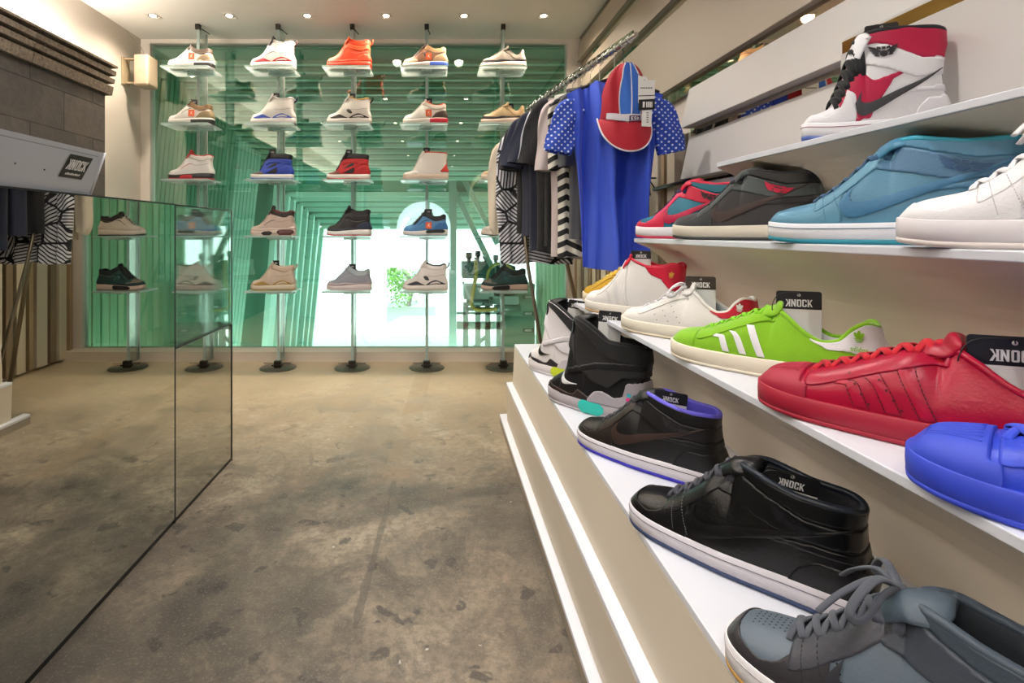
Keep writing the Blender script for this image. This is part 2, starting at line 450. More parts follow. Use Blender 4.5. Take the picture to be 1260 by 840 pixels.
    def decal(s, name, mat, polys, f0, z0, sx, sz, ang=0, off=.0024, sides=(0,), parent=None, mirror=True):
        mb = MB(); ca, sa = math.cos(ang), math.sin(ang)
        for q in sides:
            for p in polys:
                pts = []
                for a, b in p:
                    A, B = a*sx, b*sz; X, Z = A*ca-B*sa, A*sa+B*ca
                    pts.append(s.sp(f0+X/s.L, z0+Z, q, off))
                tri = tessellate_polygon([[Vector((a, b, 0)) for a, b in p]])
                mb.add(pts, [tuple(t) for t in tri])
        return mb.build(name, mat, parent or s.root)
    def dots(s, name, mat, pts, r=.0013, sides=(0,), off=.0005):
        mb = MB()
        for q in sides:
            for (f, z) in pts:
                c = s.sp(f, z, q, off); a = s.sp(f+.006, z, q, off)-c; b = s.sp(f, z+.002, q, off)-c
                a = a/max(np.linalg.norm(a), 1e-9); b = b-a*b.dot(a); b = b/max(np.linalg.norm(b), 1e-9)
                vs = [c+a*r*math.cos(t)+b*r*math.sin(t) for t in np.linspace(0, 2*PI, 9)[:-1]]; mb.add(vs, [tuple(range(8))])
        return mb.build(name, mat, s.root)
    def soles(s, mid='F2F0EC', out='F2F0EC', line=None, hout=.007, ow=.0028, heelcol=None, matmid=None, accents=(), name_mid='midsole'):
        K = 90; u = np.linspace(0, 1, K+1); f = (1-np.cos(PI*u))/2; wb = interp(u, WB)*s.ws*(s.L/.31)
        base = np.r_[np.c_[f*s.L, -wb], np.c_[f*s.L, wb][::-1][1:-1]]; ff = np.r_[f, f[::-1][1:-1]]
        n = len(base); d = np.roll(base, -1, 0)-np.roll(base, 1, 0); nn = np.c_[d[:, 1], -d[:, 0]]; nn /= np.maximum(np.linalg.norm(nn, axis=1, keepdims=True), 1e-9)
        if nn[n//4].dot(base[n//4]-np.array([s.L/2, 0])) < 0: nn = -nn
        s.ring_n = nn
        zb = s.tl*1.0*np.clip(1-ff/.22, 0, 1)**2
        zt = s.zs_f(ff)+.0028
        def loop(o, z): return np.c_[base+nn*o, z]
        def shell(levels, closebottom=True, closetop=True):
            L_ = np.array([loop(o, z) for o, z in levels]); mb = MB(); mb.grid(L_, True, True)
            m0 = len(mb.v); 
            for lv, c in ((0, closebottom), (len(levels)-1, closetop)):
                if c:
                    ids = [lv*n+i for i in range(n)]
                    half = K
                    # quads across the outline
                    for i in range(0, K):
                        a, b = i, i+1; a2 = (n-i) % n; b2 = n-i-1 if i+1 < K else K
                        q = [lv*n+a, lv*n+b, lv*n+b2, lv*n+a2]
                        r = []
                        for x in q:
                            if x not in r: r.append(x)
                        if len(r) > 2: mb.f.append(tuple(r)); mb.sm.append(False)
            return mb
        h = hout
        out_o = shell([(ow-.003, zb), (ow-.0002, zb+.0015), (ow+.0002, zb+h), (ow-.001, zb+h+.0003)]).build('outsole', rubber(out), s.root)
        hm = (zt-zb-h)
        md = shell([(ow-.0012, zb+h), (ow, zb+h+.001), (ow+.0004, zb+h+hm*.45), (ow, zt-.0015), (ow-.0012, zt-.0002), (ow-.005, zt)], False, True).build(name_mid, matmid or rubber(mid), s.root)
        if line:
            zl = zb+h+hm*.68
            shell([(ow, zl-.0006), (ow+.0010, zl-.0004), (ow+.0010, zl+.0004), (ow, zl+.0006)], False, False).build('sole_line', rubber(line), md)
        for (nm, c, f0, f1, a0, a1) in accents:   # coloured blocks let into the sidewall
            m = (ff >= f0) & (ff <= f1)
            for half in (np.arange(0, K+1), np.arange(K, n+1) % n):
                ids = [i for i in half if m[i]]
                if len(ids) < 2: continue
                G = []; mb = MB()
                for o, t in ((.001, a0), (.0018, a0+.05), (.0018, a1-.05), (.001, a1)):
                    zz = zb[ids]+(zt[ids]-zb[ids])*np.clip(t*np.ones(len(ids)), 0, 1)
                    ed = np.minimum(np.abs(ff[ids]-f0), np.abs(ff[ids]-f1))/.05; cl = np.clip(ed, 0, 1); midz = zb[ids]+(zt[ids]-zb[ids])*(a0+a1)/2
                    if 0.01 < f0 and f1 < .99: zz = midz+(zz-midz)*(.25+.75*cl)
                    G.append(np.c_[base[ids]+nn[ids]*(ow+o), zz])
                mb.grid(np.array(G)); mb.build(nm, rubber(c), md)
        return md
    def collar(s, rimmat, linemat, r=.0045, depth=.05, tone=None):
        i0 = int(np.argmax(s.f > s.fc)); ids = range(i0, s.NX)
        A = [s.P[i, 0, -1] for i in ids]; B = [s.P[i, 1, -1] for i in ids]
        loop = A+B[::-1]
        # even out
        loop = np.array(loop); d = np.r_[0, np.cumsum(np.linalg.norm(np.diff(np.r_[loop, loop[:1]], axis=0), axis=1))]
        K = 64; t = np.linspace(0, d[-1], K, endpoint=False); LL = np.r_[loop, loop[:1]]
        lp = np.array([np.interp(t, d, LL[:, k]) for k in range(3)]).T
        c = lp.mean(0); c2 = c.copy()
        inn = (c-lp); inn[:, 2] = 0; inn /= np.maximum(np.linalg.norm(inn, axis=1, keepdims=True), 1e-9)
        mb = MB(); mb.tube([tuple(p+inn[i]*r*.75) for i, p in enumerate(lp)], r, 10, closed=True, up=(0, 0, 1)); mb.build('collar_rim', rimmat, s.root)
        rows = []
        for k, (o, dz) in enumerate([(r*1.6, -.000), (r*2.0, -.008), (r*1.5, -.02), (r*1.0, -.035), (r*1.0, -.05)]):
            q = lp+inn*o; q[:, 2] = np.maximum(q[:, 2]+dz, s.zs0+.006) if k < 4 else s.zs0+.006; rows.append(q)
        rows.append(np.repeat([[c[0], 0, s.zs0+.008]], K, 0))
        mb = MB(); mb.grid(np.array(rows), True, True); mb.build('lining', linemat, s.root)
        s.c = c
    def tongue(s, mat, over=.018, w=.027, lean=.30, thick=.006, f0=None, loop=None, back=None):
        f0 = f0 or s.fc-.07
        i0 = int(np.argmin(abs(s.f-f0))); i1 = int(np.argmin(abs(s.f-(s.fc-.004))))
        p0 = s.P[i0, 0, -1]; p1 = s.P[i1, 0, -1]; d = p1-p0; d = d/np.linalg.norm(d)
        e = p1+np.array([d[0]*lean*over*2, 0, over*.95])
        if back is not None: e = p1+np.array(back)
        C = catmull([p0-np.array([0, 0, .004]), p1*.5+p0*.5, p1-np.array([-.002, 0, .0]), e], 6)
        rows = []
        for a, c in enumerate(C):
            t = a/(len(C)-1); tn = (C[min(a+1, len(C)-1)]-C[max(a-1, 0)]); tn /= np.linalg.norm(tn); nv = np.array([-tn[2], 0, tn[0]])
            ww = w*(.75+.25*t)*(1-.45*max(0, (t-.8)/.2)**2); tk = thick*(1-.5*max(0, (t-.8)/.2)**3)
            ring = []
            for k in range(20):
                an = 2*PI*k/20; cc = math.cos(an); sn = math.sin(an)
                y = ww*math.copysign(abs(cc)**.8, cc); arch = -.012*(y/w)**2
                ring.append(c+np.array([0, y, 0])+nv*(tk*sn+arch))
            rows.append(ring)
        rows.append([np.array(e)+np.array([0, 0, .001])]*20)
        mb = MB(); mb.grid(np.array(rows), True, True)
        o = mb.build('tongue', mat, s.root); s.tongue_top = e; return o
    def surfy(s, f, y):
        q = 0 if y < 0 else 1
        u = math.acos(1-2*min(max(f, 0), 1))/PI*s.NX; i = min(int(u), s.NX-1); t = u-i
        R = s.P[i, q]*(1-t)+s.P[i+1, q]*t; NV = s.VN[i, q]*(1-t)+s.VN[i+1, q]*t; ay = np.abs(R[:, 1])
        j = s.NS
        for jj in range(s.NS, 0, -1):
            if ay[jj-1] >= abs(y) >= ay[jj]: j = jj; break
        a0, a1 = ay[j-1], ay[j]; w = (a0-abs(y))/max(a0-a1, 1e-9); w = min(max(w, 0), 1)
        p = R[j-1]*(1-w)+R[j]*w; nv = NV[j-1]*(1-w)+NV[j]*w; return p, nv/max(np.linalg.norm(nv), 1e-9)
    def laces(s, mat, rows=6, f0=.22, f1=None, hw=.017, r=.0027, flat=.5, bow=False, n=8, ends=True):
        f1 = f1 or s.fc-.015; mb = MB(); fs = np.linspace(f0, f1, rows)
        for k, f in enumerate(fs):
            for sg in ((1, -1) if k < rows-1 else (1,)):
                fe = fs[min(k+1, rows-1)] if k < rows-1 else f
                pts = []; ups = []
                for t in np.linspace(-1.12, 1.12, 13):
                    y = hw*t*sg; tt = (t+1.12)/2.24; g = f+(fe-f)*tt*.9
                    p, nv = s.surfy(g, y); lift = r*flat*1.1+.0030*max(0, 1-t*t)+(.0012 if sg < 0 else 0)
                    if abs(t) > 1.05: lift = 0
                    pts.append(tuple(p+nv*lift)); ups.append(tuple(nv))
                mb.tube(pts, r, n, flat=flat, up=ups)
        if bow:
            p, nv = s.surfy(fs[-1], 0); p = p+nv*.006
            mb.lathe([(0.0001, -.005), (.005, -.003), (.006, 0), (.005, .003), (.0001, .005)], tuple(p), 10)
            for sg in (-1, 1):
                c = catmull([p, p+np.array([-.012, sg*.018, .010]), p+np.array([-.022, sg*.040, .000]), p+np.array([-.028, sg*.052, -.018]), p+np.array([-.018, sg*.046, -.020]), p+np.array([-.008, sg*.022, -.002]), p], 6)
                mb.tube([tuple(x) for x in c], r*1.05, n, flat=flat)
                c = catmull([p, p+np.array([-.018, sg*.012, .004]), p+np.array([-.040, sg*.030, -.014]), p+np.array([-.055, sg*.044, -.034])], 6)
                mb.tube([tuple(x) for x in c], r, n, flat=flat)
        return mb.build('laces', mat, s.root)
    def throat(s, mat, f0=.20, hw=.0125):
        return s.panel('lace_opening', mat, lambda F, z, y, d: (F > f0) & (F < s.fc-.005) & (y < hw), off=.0004)
    def tag(s, f=None, y=.0, up=.0, h=.075, w=.047, words=True, rz=0., tilt=0., z=None, brown=False, lean=0.):
        f = f or (s.fc+.13); i = int(np.argmin(abs(s.f-f)))
        if z is None: z = s.zt[i]-h*.45+up
        return hang_tag(s.root, (f*s.L, y, z), rz, tilt, h, w, words, brown, lean)

SWOOSH_A = [(.335, .066), (.350, .048), (.395, .042), (.47, .050), (.62, .072), (.80, .097), (.97, .122)]
SWOOSH_B = [(.385, .090), (.375, .072), (.400, .0665), (.47, .0690), (.62, .0860), (.80, .104), (.97, .124)]
_c = [(.30*math.cos(t), -.12+.36*math.sin(t)) for t in np.linspace(0, 2*PI, 12, endpoint=False)]
_w = [[(-.16, .16), (-.55, .62), (-1.05, .92), (-.98, .66), (-.36, -.02)], [(-.34, .06), (-.98, .58), (-.90, .30), (-.38, -.14)], [(-.36, -.08), (-.86, .22), (-.76, -.04), (-.38, -.28)], [(-.34, -.22), (-.70, -.12), (-.60, -.36), (-.30, -.42)]]
WINGS = [_c]+_w+[[(-a, b*.9) for a, b in p] for p in _w]+[[(-.50, .46), (-.18, .34), (-.20, .62), (-.44, .74)], [(-.14, .34), (.14, .34), (.14, .66), (-.14, .66)], [(.18, .34), (.50, .46), (.44, .74), (.20, .62)]]
def trefoil():
    out = []
    for a, sc_ in ((0, 1.), (.72, .92), (-.72, .92)):
        pts = []
        for t in np.linspace(0, 2*PI, 14, endpoint=False):
            x = .26*math.sin(t); z = .50+.50*math.cos(t); pts.append((sc_*(x*math.cos(a)+z*math.sin(a)), sc_*(-x*math.sin(a)+z*math.cos(a))-.1))
        out.append(pts)
    for k in range(3):
        z = -.10-.17*k; w = .62-.12*k; out.append([(-w, z-.05), (w, z-.05), (w, z+.05), (-w, z+.05)])
    return out
def strip_letters(word):
    """small lower-case letters for the word under the leaf emblem"""
    S = {'a': [[(.0, 0), (.5, 0), (.5, .15), (0, .15)], [(.35, 0), (.5, 0), (.5, .6), (.35, .6)], [(0, .45), (.5, .45), (.5, .6), (0, .6)], [(0, 0), (.15, 0), (.15, .6), (0, .6)]],
         'd': [[(.0, 0), (.5, 0), (.5, .15), (0, .15)], [(.35, 0), (.5, 0), (.5, 1), (.35, 1)], [(0, .45), (.5, .45), (.5, .6), (0, .6)], [(0, 0), (.15, 0), (.15, .6), (0, .6)]],
         'i': [[(.1, 0), (.27, 0), (.27, .6), (.1, .6)], [(.1, .75), (.27, .75), (.27, .95), (.1, .95)]],
         's': [[(0, 0), (.5, 0), (.5, .13), (0, .13)], [(.35, .13), (.5, .13), (.5, .33), (.35, .33)], [(0, .24), (.5, .24), (.5, .37), (0, .37)], [(0, .3), (.15, .3), (.15, .6), (0, .6)], [(0, .48), (.5, .48), (.5, .6), (0, .6)]]}
    x = 0; out = []
    for ch in word:
        out += [[(x+a, b) for a, b in p] for p in S[ch]]; x += .38 if ch == 'i' else .65
    return [[(a-x/2, b-.3) for a, b in p] for p in out]

ANG = math.atan2(-.774, .635)

#SHOES

def ip(F, pts): return np.interp(F, [p[0] for p in pts], [p[1] for p in pts])
def hoop_sneaker(name, label, loc, rz, C, prof='mid', L=.31, hi=True, group=None, bow=False, tagkw=None, swoosh_stitch=False, wings=True, detail=True, cat='sneaker', tongue_over=.020, back=(.030, .008, .006), ws=1.):
    """mid or high basketball sneaker with curved side mark and winged ankle emblem; C = colours"""
    NX, NS = (150, 44) if hi else (64, 20)
    s = Shoe(name, label, loc, rz, prof, L, NX, NS, group, cat, ws=ws)
    k = s.L/.31
    mt = C.get('mk', leather)
    g = lambda a, b=None: mt(C.get(a, C.get(b, C['base'])))
    s.soles(C.get('mid', 'EDEBE6'), C.get('out', 'EDEBE6'), C.get('line'))
    s.upper(g('base'), 'upper')
    zh = 1 if prof != 'high' else 1.18
    toe = lambda F, z, y, d: z < ip(F, [(0, .2), (.025, .060), (.07, .050), (.14, .044), (.20, .052), (.26, .072), (.285, .095), (.345, .085), (.35, .0)])
    s.panel('toe_guard', g('toe'), toe, .0014)
    s.panel('eyestay', g('eyestay', 'toe'), lambda F, z, y, d: (F > .235) & (F < s.fc+.01) & (y > .0125*k) & (d < .024+.03*np.clip(F-.35, 0, 1)), .0018)
    s.panel('heel_panel', g('heel'), lambda F, z, y, d: (F > .745) & (z < ip(F, [(.745, .035), (.78, .055), (.84, .070), (1, .074)])), .0016)
    s.panel('ankle_band', g('band', 'heel'), lambda F, z, y, d: (F > s.fc-.06) & (z > zh*ip(F, [(.44, .118), (.6, .105), (.75, .092), (1, .096)])) & (z < zh*ip(F, [(.42, .149), (.55, .149), (.65, .136), (.8, .120), (1, .120)])), .0018)
    if detail: s.panel('heel_strap', g('strapc', 'heel'), lambda F, z, y, d: (F > .60) & (z > ip(F, [(.6, .078), (.8, .082), (1, .080)])) & (z < ip(F, [(.6, .080), (.7, .086), (.85, .091), (1, .092)])), .0022)
    s.panel('collar_pad', (C.get('padmk', mt))(C.get('pad', C['base'])), lambda F, z, y, d: (F > s.fc-.02) & (z > zh*ip(F, [(.47, .151), (.55, .150), (.65, .138), (.8, .122), (1, .122)])), .0012)
    sw = s.ribbon('curved_side_mark', mt(C['swoosh']), SWOOSH_A, SWOOSH_B, off=.0030)
    if wings: s.decal('winged_emblem', mt(C.get('wings', C['swoosh'])), WINGS, *((.76, .110, .029, .0135, -.28) if prof == 'mid' else (.54, .158, .020, .017, 0)), off=.0036)
    s.throat(mt(C.get('throat', C.get('tongue', C['base']))))
    s.tongue(mt(C.get('tongue', C['base'])), over=tongue_over, back=back, w=.029, thick=.0075)
    s.laces(cloth(C['laces']), 7 if prof == 'mid' else 8, .215, hw=.020, bow=bow, n=8 if hi else 5, r=.0042, flat=.45)
    s.collar(mt(C.get('rim', C.get('pad', C['base']))), cloth(C.get('lining', '1B1B1D')), r=.005)
    if detail:
        pts = [(.30+.014*i+.007*(j % 2), .050+.006*j) for i in range(3) for j in range(5)]
        s.dots('perforations', M('0B0B0C', .8), [(.385+.012*i-.008*j, .056+.0065*j) for i in range(2) for j in range(5)], sides=(0,), off=.0008)
        P = []
        for i in range(7):
            for j in range(-2, 3):
                P.append((.09+.017*i, j*.006+(.003 if i % 2 else 0)))
        mb = MB()
        for f, y in P:
            p, nv = s.surfy(f, y); 
            a = np.array([0, 1., 0]); b = np.cross(nv, a)
            mb.add([p+nv*.0005+(a*math.cos(t)+b*math.sin(t))*.0011 for t in np.linspace(0, 2*PI, 8)[:-1]], [tuple(range(7))])
        mb.build('toe_perforations', M('0B0B0C', .8), s.root)
        # stitch rows along the panel edges
        mb = MB()
        for (A, B) in (((.352, .038), (.30, .088)), ((.285, .038), (.262, .075))):
            for t in np.linspace(0, 1, 16):
                a = s.sp(A[0]*(1-t)+B[0]*t, A[1]*(1-t)+B[1]*t, 0, .0022); t2 = t+.035; b = s.sp(A[0]*(1-t2)+B[0]*t2, A[1]*(1-t2)+B[1]*t2, 0, .0022)
                mb.tube([tuple(a), tuple(b)], .0004, 4)
        mb.build('stitching', cloth(C.get('stitch', C.get('toe', C['base']))), s.root)
    if tagkw is not None: s.tag(**tagkw)
    return s

def court_shoe(name, label, loc, rz, C, kind='stripes', L=.31, prof='low', hi=True, tagkw=None, bow=False, shell=False, dark=None):
    NX, NS = (150, 44) if hi else (64, 20)
    s = Shoe(name, label, loc, rz, prof, L, NX, NS, None, 'sneaker', zs=.028)
    mk = C.get('mk', leather); g = lambda a, b=None: mk(C.get(a, C.get(b, C['base'])))
    s.soles(C['mid'], C.get('out', C['mid']), C.get('line'), hout=C.get('hout', .006), ow=.0042)
    s.upper(g('base'), 'upper')
    if shell:
        s.panel('shell_toe_cap', rubber(C.get('cap', C['base'])), lambda F, z, y, d: (F < .165-.5*np.clip(y-.0, 0, 1)*0) & (F < .17) | ((z < .047) & (F < .19)), .0030)
        mb = MB()
        for a in np.linspace(-.030, .030, 9):
            pts = []; up = []
            for t in np.linspace(0.02, 1, 10):
                p, nv = s.surfy(.035+.115*t, a*(.55+.45*t)); pts.append(tuple(p+nv*.0030)); up.append(tuple(nv))
            mb.tube(pts, .0010, 5, flat=.8, up=up)
        mb.build('shell_ridge', rubber(C.get('cap', C['base'])), s.root)
    else:
        s.panel('toe_piece', g('toe'), lambda F, z, y, d: (F < .17) & (z > .0) if kind == 'stripes' else (F < .0), .0010)
    s.panel('lace_stay', g('eyestay'), lambda F, z, y, d: (F > .18) & (F < s.fc+.01) & (y > .0125) & (d < .017+.02*np.clip(F-.35, 0, 1)), .0018)
    s.panel('heel_tab', mk(C.get('heeltab', C['base'])), (lambda F, z, y, d: (F > .72) & (z > ip(F, [(.72, .072), (.80, .060), (.88, .062), (.94, .058), (1, .052)]))) if prof != 'hoop' else (lambda F, z, y, d: (F > .66) & (z > ip(F, [(.66, .152), (.74, .125), (.84, .115), (.92, .088), (1, .080)]))), .0022)
    if kind in ('stripes', 'shell'):
        for k in range(3):
            f0 = .285+.085*k; top = float(np.interp(f0+.0, s.f, s.zt))
            a = f0+.055; w = .035
            A = [(f0+.050+.018*0, .034), (f0+.018, .060), (f0-.012+.0, top-.020)]
            B = [(q[0]+w, q[1]) for q in A]
            s.ribbon('side_stripe', mk(C.get('stripe', C['base'])), [(.0+A[i][0], A[i][1]) for i in range(3)], B, off=.0024 if not shell else .0018)
        if shell:
            for k in range(2):
                pts = [(.285+.085*k+.045+.045-.02*j, .040+.0095*j) for j in range(4)]
                s.dots('vent_hole', M(C.get('dark', '300008'), .8), [(q[0]-.0+.0, q[1]) for q in pts], r=.0015, off=.0034)
            mb = MB()
            for k in range(3):
                for off in (-.003, .038):
                    f0 = .285+.085*k+off; top = float(np.interp(f0, s.f, s.zt))
                    C_ = catmull([(f0+.050, .034), (f0+.018, .060), (f0-.012, top-.020)], 7)
                    for a, b in zip(C_[:-1], C_[1:]):
                        m_ = (a*.35+b*.65); mb.tube([tuple(s.sp(*a, 0, .0012)), tuple(s.sp(*m_, 0, .0012))], .0005, 4)
            mb.build('stitching', cloth(C.get('dark', '50000C')), s.root)
    if kind == 'perf':
        for k in range(3):
            f0 = .30+.085*k
            s.dots('vent_hole', M('77767A', .8), [(f0+.052-.022*j, .040+.0115*j) for j in range(4+(k > 0))], r=.0014)
    s.throat(mk(C.get('throat', C.get('tongue', C['base']))))
    s.tongue(mk(C.get('tongue', C['base'])), over=.016, w=.028)
    s.laces(cloth(C['laces']), 7, .19, hw=.019, r=.0046 if shell else .0034, flat=.42, bow=bow, n=8)
    s.collar(mk(C.get('rim', C['base'])), M(C.get('lining', 'B9BFC4'), .7), r=.0042)
    if C.get('emblem'):
        e = mk(C['emblem']); f0, z0 = (.925, .080) if prof != 'hoop' else (.93, .122)
        s.decal('leaf_emblem', e, trefoil(), f0, z0+.004, .0098, .0125, -.06, off=.0042)
        if C.get('word'): s.decal('emblem_lettering', e, strip_letters('adidas'), f0-.005, z0-.014, .0056, .0074, -.06, off=.0042)
    if tagkw is not None: s.tag(**tagkw)
    return s

# shelf surfaces of the tiered display: (front edge X, height)
SH = {1: (.34, .395), 2: (.47, .653), 3: (.60, .88), 4: (.70, 1.074)}
def toe_at(k, px, inset=.01):
    X, Z = SH[k]; X += inset; return (X, 640*X/(px-540), Z+.0005)

# --- shelf 1 (lowest), nearest last
def tall_sneaker(label, loc, C, L, tagkw):
    s = Shoe('high_top_sneaker', label, loc, ANG, 'tall', L, 150, 50, None, 'sneaker', zs=.034, fwd=.034, pinch=.003)
    s.soles(C['mid'], C['mid'], None, accents=[('arch_block', C['arch'], .40, .66, .05, .98)])
    s.upper(leather(C['base']), 'upper')
    s.panel('mudguard', leather(C['guard']), lambda F, z, y, d: (F < .62) & (z < ip(F, [(0, .045), (.06, .060), (.10, .050), (.20, .048), (.34, .042), (.40, .060), (.46, .054), (.6, .036)])) & (z > ip(F, [(0, .030), (.04, .040), (.08, .052), (.12, .042), (.30, .030), (.6, .03)])), .0028)
    s.panel('heel_shell', rubber(C['shell']), lambda F, z, y, d: (F > .50) & (z < ip(F, [(.50, .040), (.56, .066), (.64, .072), (.74, .060), (.82, .068), (.86, .105), (1, .112)])), .0045)
    s.panel('forefoot_panel', leather(C['fore']), lambda F, z, y, d: (F > .20) & (F < .46) & (y > .013) & (z < .085+.22*(F-.2)), .0012)
    s.panel('ankle_cuff', M(C['cuff'], .6, bump=.1, bscale=500), lambda F, z, y, d: (F > .27) & (z > ip(F, [(.27, .20), (.33, .165), (.40, .125), (.55, .092), (.7, .084), (.83, .118), (1, .125)])), .0060, smooth=8)
    s.panel('collar_pad', cloth(C['pad']), lambda F, z, y, d: (F > .40) & (z > ip(F, [(.40, .242), (.5, .226), (.62, .190), (.72, .160), (1, .158)])), .0085, smooth=8)
    s.panel('cuff_strap', leather(C['strap']), lambda F, z, y, d: (F > .30) & (z > ip(F, [(.3, .10), (.6, .128), (.8, .135), (1, .142)])) & (z < ip(F, [(.3, .112), (.6, .146), (.8, .155), (1, .160)])), .0072)
    s.ribbon('curved_side_mark', leather(C['swoosh']), [(.225, .078), (.235, .068), (.27, .066), (.33, .070), (.40, .074)], [(.265, .104), (.258, .088), (.28, .0795), (.33, .0755), (.40, .0755)], off=.0062)
    s.throat(leather(C['tongue'])); s.tongue(leather(C['tongue']), over=.02, w=.032, back=(.05, .012, .012))
    s.laces(cloth(C['laces']), 7, .22, .39)
    s.collar(cloth(C['pad']), cloth('1B1B1E'), r=.006)
    if C.get('marks'):
        for i, (c, a, b) in enumerate((('2FB5C9', .885, .078), ('E02A8C', .875, .066), ('D8B52C', .865, .054), ('D8B52C', .915, .055))):
            s.decal('heel_print', M(c, .5), [[(-1, -.3), (-.3, -.9), (.6, -.7), (1, .2), (.4, .9), (-.5, .7)]], a, b, .0075 if i < 2 else .004, .0055, 0, off=.0062)
    s.tag(**tagkw)
    return s
tall_sneaker('white very tall high-top with black side mark, yellow arch and black collar', toe_at(1, 655), dict(
    base='E9E4E4', guard='2A2426', shell='CFC8CE', fore='E9E4E4', cuff='E6E2E6', pad='1C1D21', strap='D9D5DA', swoosh='17181A', tongue='1C1D21', laces='E5E2E2', mid='E6E0E2', arch='C6D42A'), .31,
    dict(f=.60, y=.004, z=.185, h=.082, w=.056, rz=.55, tilt=.12))
tall_sneaker('black very tall high-top with white side mark, grey heel shell and turquoise arch', toe_at(1, 680), dict(
    base='0F0F12', guard='2E2422', shell='A7A1A9', fore='151518', cuff='101013', pad='0E0E10', strap='161619', swoosh='ECECEC', tongue='1C1D21', laces='1A1A1C', mid='B4ADB2', arch='2CC0B4', marks=1), .32,
    dict(f=.60, y=.004, z=.195, h=.088, w=.06, rz=.55, tilt=.05))
hoop_sneaker('mid_top_sneaker', 'black leather mid-top with violet collar lining, white midsole and blue outsole', toe_at(1, 717), ANG,
    dict(base='0E0E10', toe='1E1815', eyestay='261C18', heel='0D0D0F', band='131214', pad='0B0B0D', rim='6A63DE', lining='5B55D2', tongue='17171A', laces='2E2F35', swoosh='332420', wings='262427', mid='E6E1E8', out='2A22A8', line='141416'), L=.325,
    tagkw=dict(f=.66, y=-.004, z=.100, h=.068, w=.064, rz=.55, tilt=.10))
hoop_sneaker('mid_top_sneaker', 'all black glossy leather mid-top with white midsole and navy outsole', toe_at(1, 782), ANG,
    dict(base='08090B', toe='0D0D10', heel='09090C', band='08090B', pad='08090B', rim='1A222E', lining='161A22', tongue='101114', laces='3A3A44', swoosh='0C0C0F', wings='16171C', mid='E3DEE6', out='2C3C62', line='6C6A78', stitch='7C7C88', mk=lambda c: leather(c, .28)), L=.332,
    tagkw=dict(f=.70, y=-.006, z=.095, h=.068, w=.066, rz=.50, tilt=.16))
hoop_sneaker('mid_top_sneaker', 'slate grey mid-top sneaker with loose laces, cut off at the bottom of the photo', toe_at(1, 900), ANG,
    dict(base='5A6672', toe='2F2D31', eyestay='3B3C44', heel='2F3138', band='3A404A', pad='39434E', rim='3F4A56', lining='2A3038', tongue='46535F', laces='4A4E58', swoosh='2A2C33', mid='E6E2E4', out='B98E4C', line='B9B4B8', stitch='22242A'), bow=True, tongue_over=.035)
# --- shelf 2
court_shoe('low_top_sneaker', 'small yellow sneaker at the far end, mostly behind the white and red mid-top', (.525, 1.86, SH[2][1]+.0005), ANG,
    dict(base='D0A52C', mid='E8DCC0', laces='E2C458', lining='8A7A40'), kind='plain', L=.24, hi=False)
court_shoe('mid_top_sneaker', 'white leather mid-top with red heel and a red flash along the midsole', toe_at(2, 725), ANG,
    dict(base='E7E4E0', heeltab='C01736', mid='E6E0D4', out='C9A878', laces='ECE9E6', rim='B81634', lining='C01736', stripe='DEDCD9', emblem='D7A83A', tongue='C01736', eyestay='E9E6E3', toe='EAE7E4'), prof='hoop',
    tagkw=dict(f=.57, y=.0, z=.125, h=.066, w=.054, rz=.55))
court_shoe('low_top_sneaker', 'white leather low-top with rows of pinholes and a red heel tab', toe_at(2, 770), ANG,
    dict(base='EAE6E2', heeltab='B4162E', mid='E3DCCB', out='D8CDB4', laces='E2E0E4', emblem='F2EEEA', word=1, lining='AEB8BC'), kind='perf', bow=True,
    tagkw=dict(f=.60, y=.004, z=.062, h=.082, w=.062, rz=.50, brown=True))
court_shoe('low_top_sneaker', 'lime green suede low-top with three white side stripes and white heel tab', toe_at(2, 832, .008), ANG,
    dict(base='7FB912', heeltab='EEEEF2', mid='E9E0CC', out='E9E0CC', laces='7CC41A', stripe='F3F3F6', emblem='7FB912', word=1, lining='E8ECF0', mk=suede), kind='stripes', L=.328,
    tagkw=dict(f=.64, y=.004, z=.060, h=.085, w=.066, rz=.55))
court_shoe('low_top_sneaker', 'all red leather low-top with ridged shell toe and thick red laces', toe_at(2, 940, .006), ANG,
    dict(base='A00A30', cap='9C0A30', heeltab='A00A30', mid='9A0A2C', laces='B40420', stripe='A60C33', dark='4A0010', lining='8A0A24', tongue='9C0A2C', throat='2A060E', rim='A00A30', mk=lambda c: leather(c, .30)), kind='shell', shell=True, L=.352,
    tagkw=dict(f=.70, y=-.004, z=.042, h=.090, w=.080, rz=.50))
court_shoe('low_top_sneaker', 'all royal blue leather low-top with ridged shell toe, cut off at the right edge', toe_at(2, 1122, .006), ANG,
    dict(base='2E45C4', cap='2B43C2', heeltab='2E45C4', mid='2A40C0', laces='2C46CC', stripe='3049C8', dark='101A60', lining='20308C', tongue='2E45C4', throat='0E1430', mk=lambda c: leather(c, .38)), kind='shell', shell=True, L=.345)
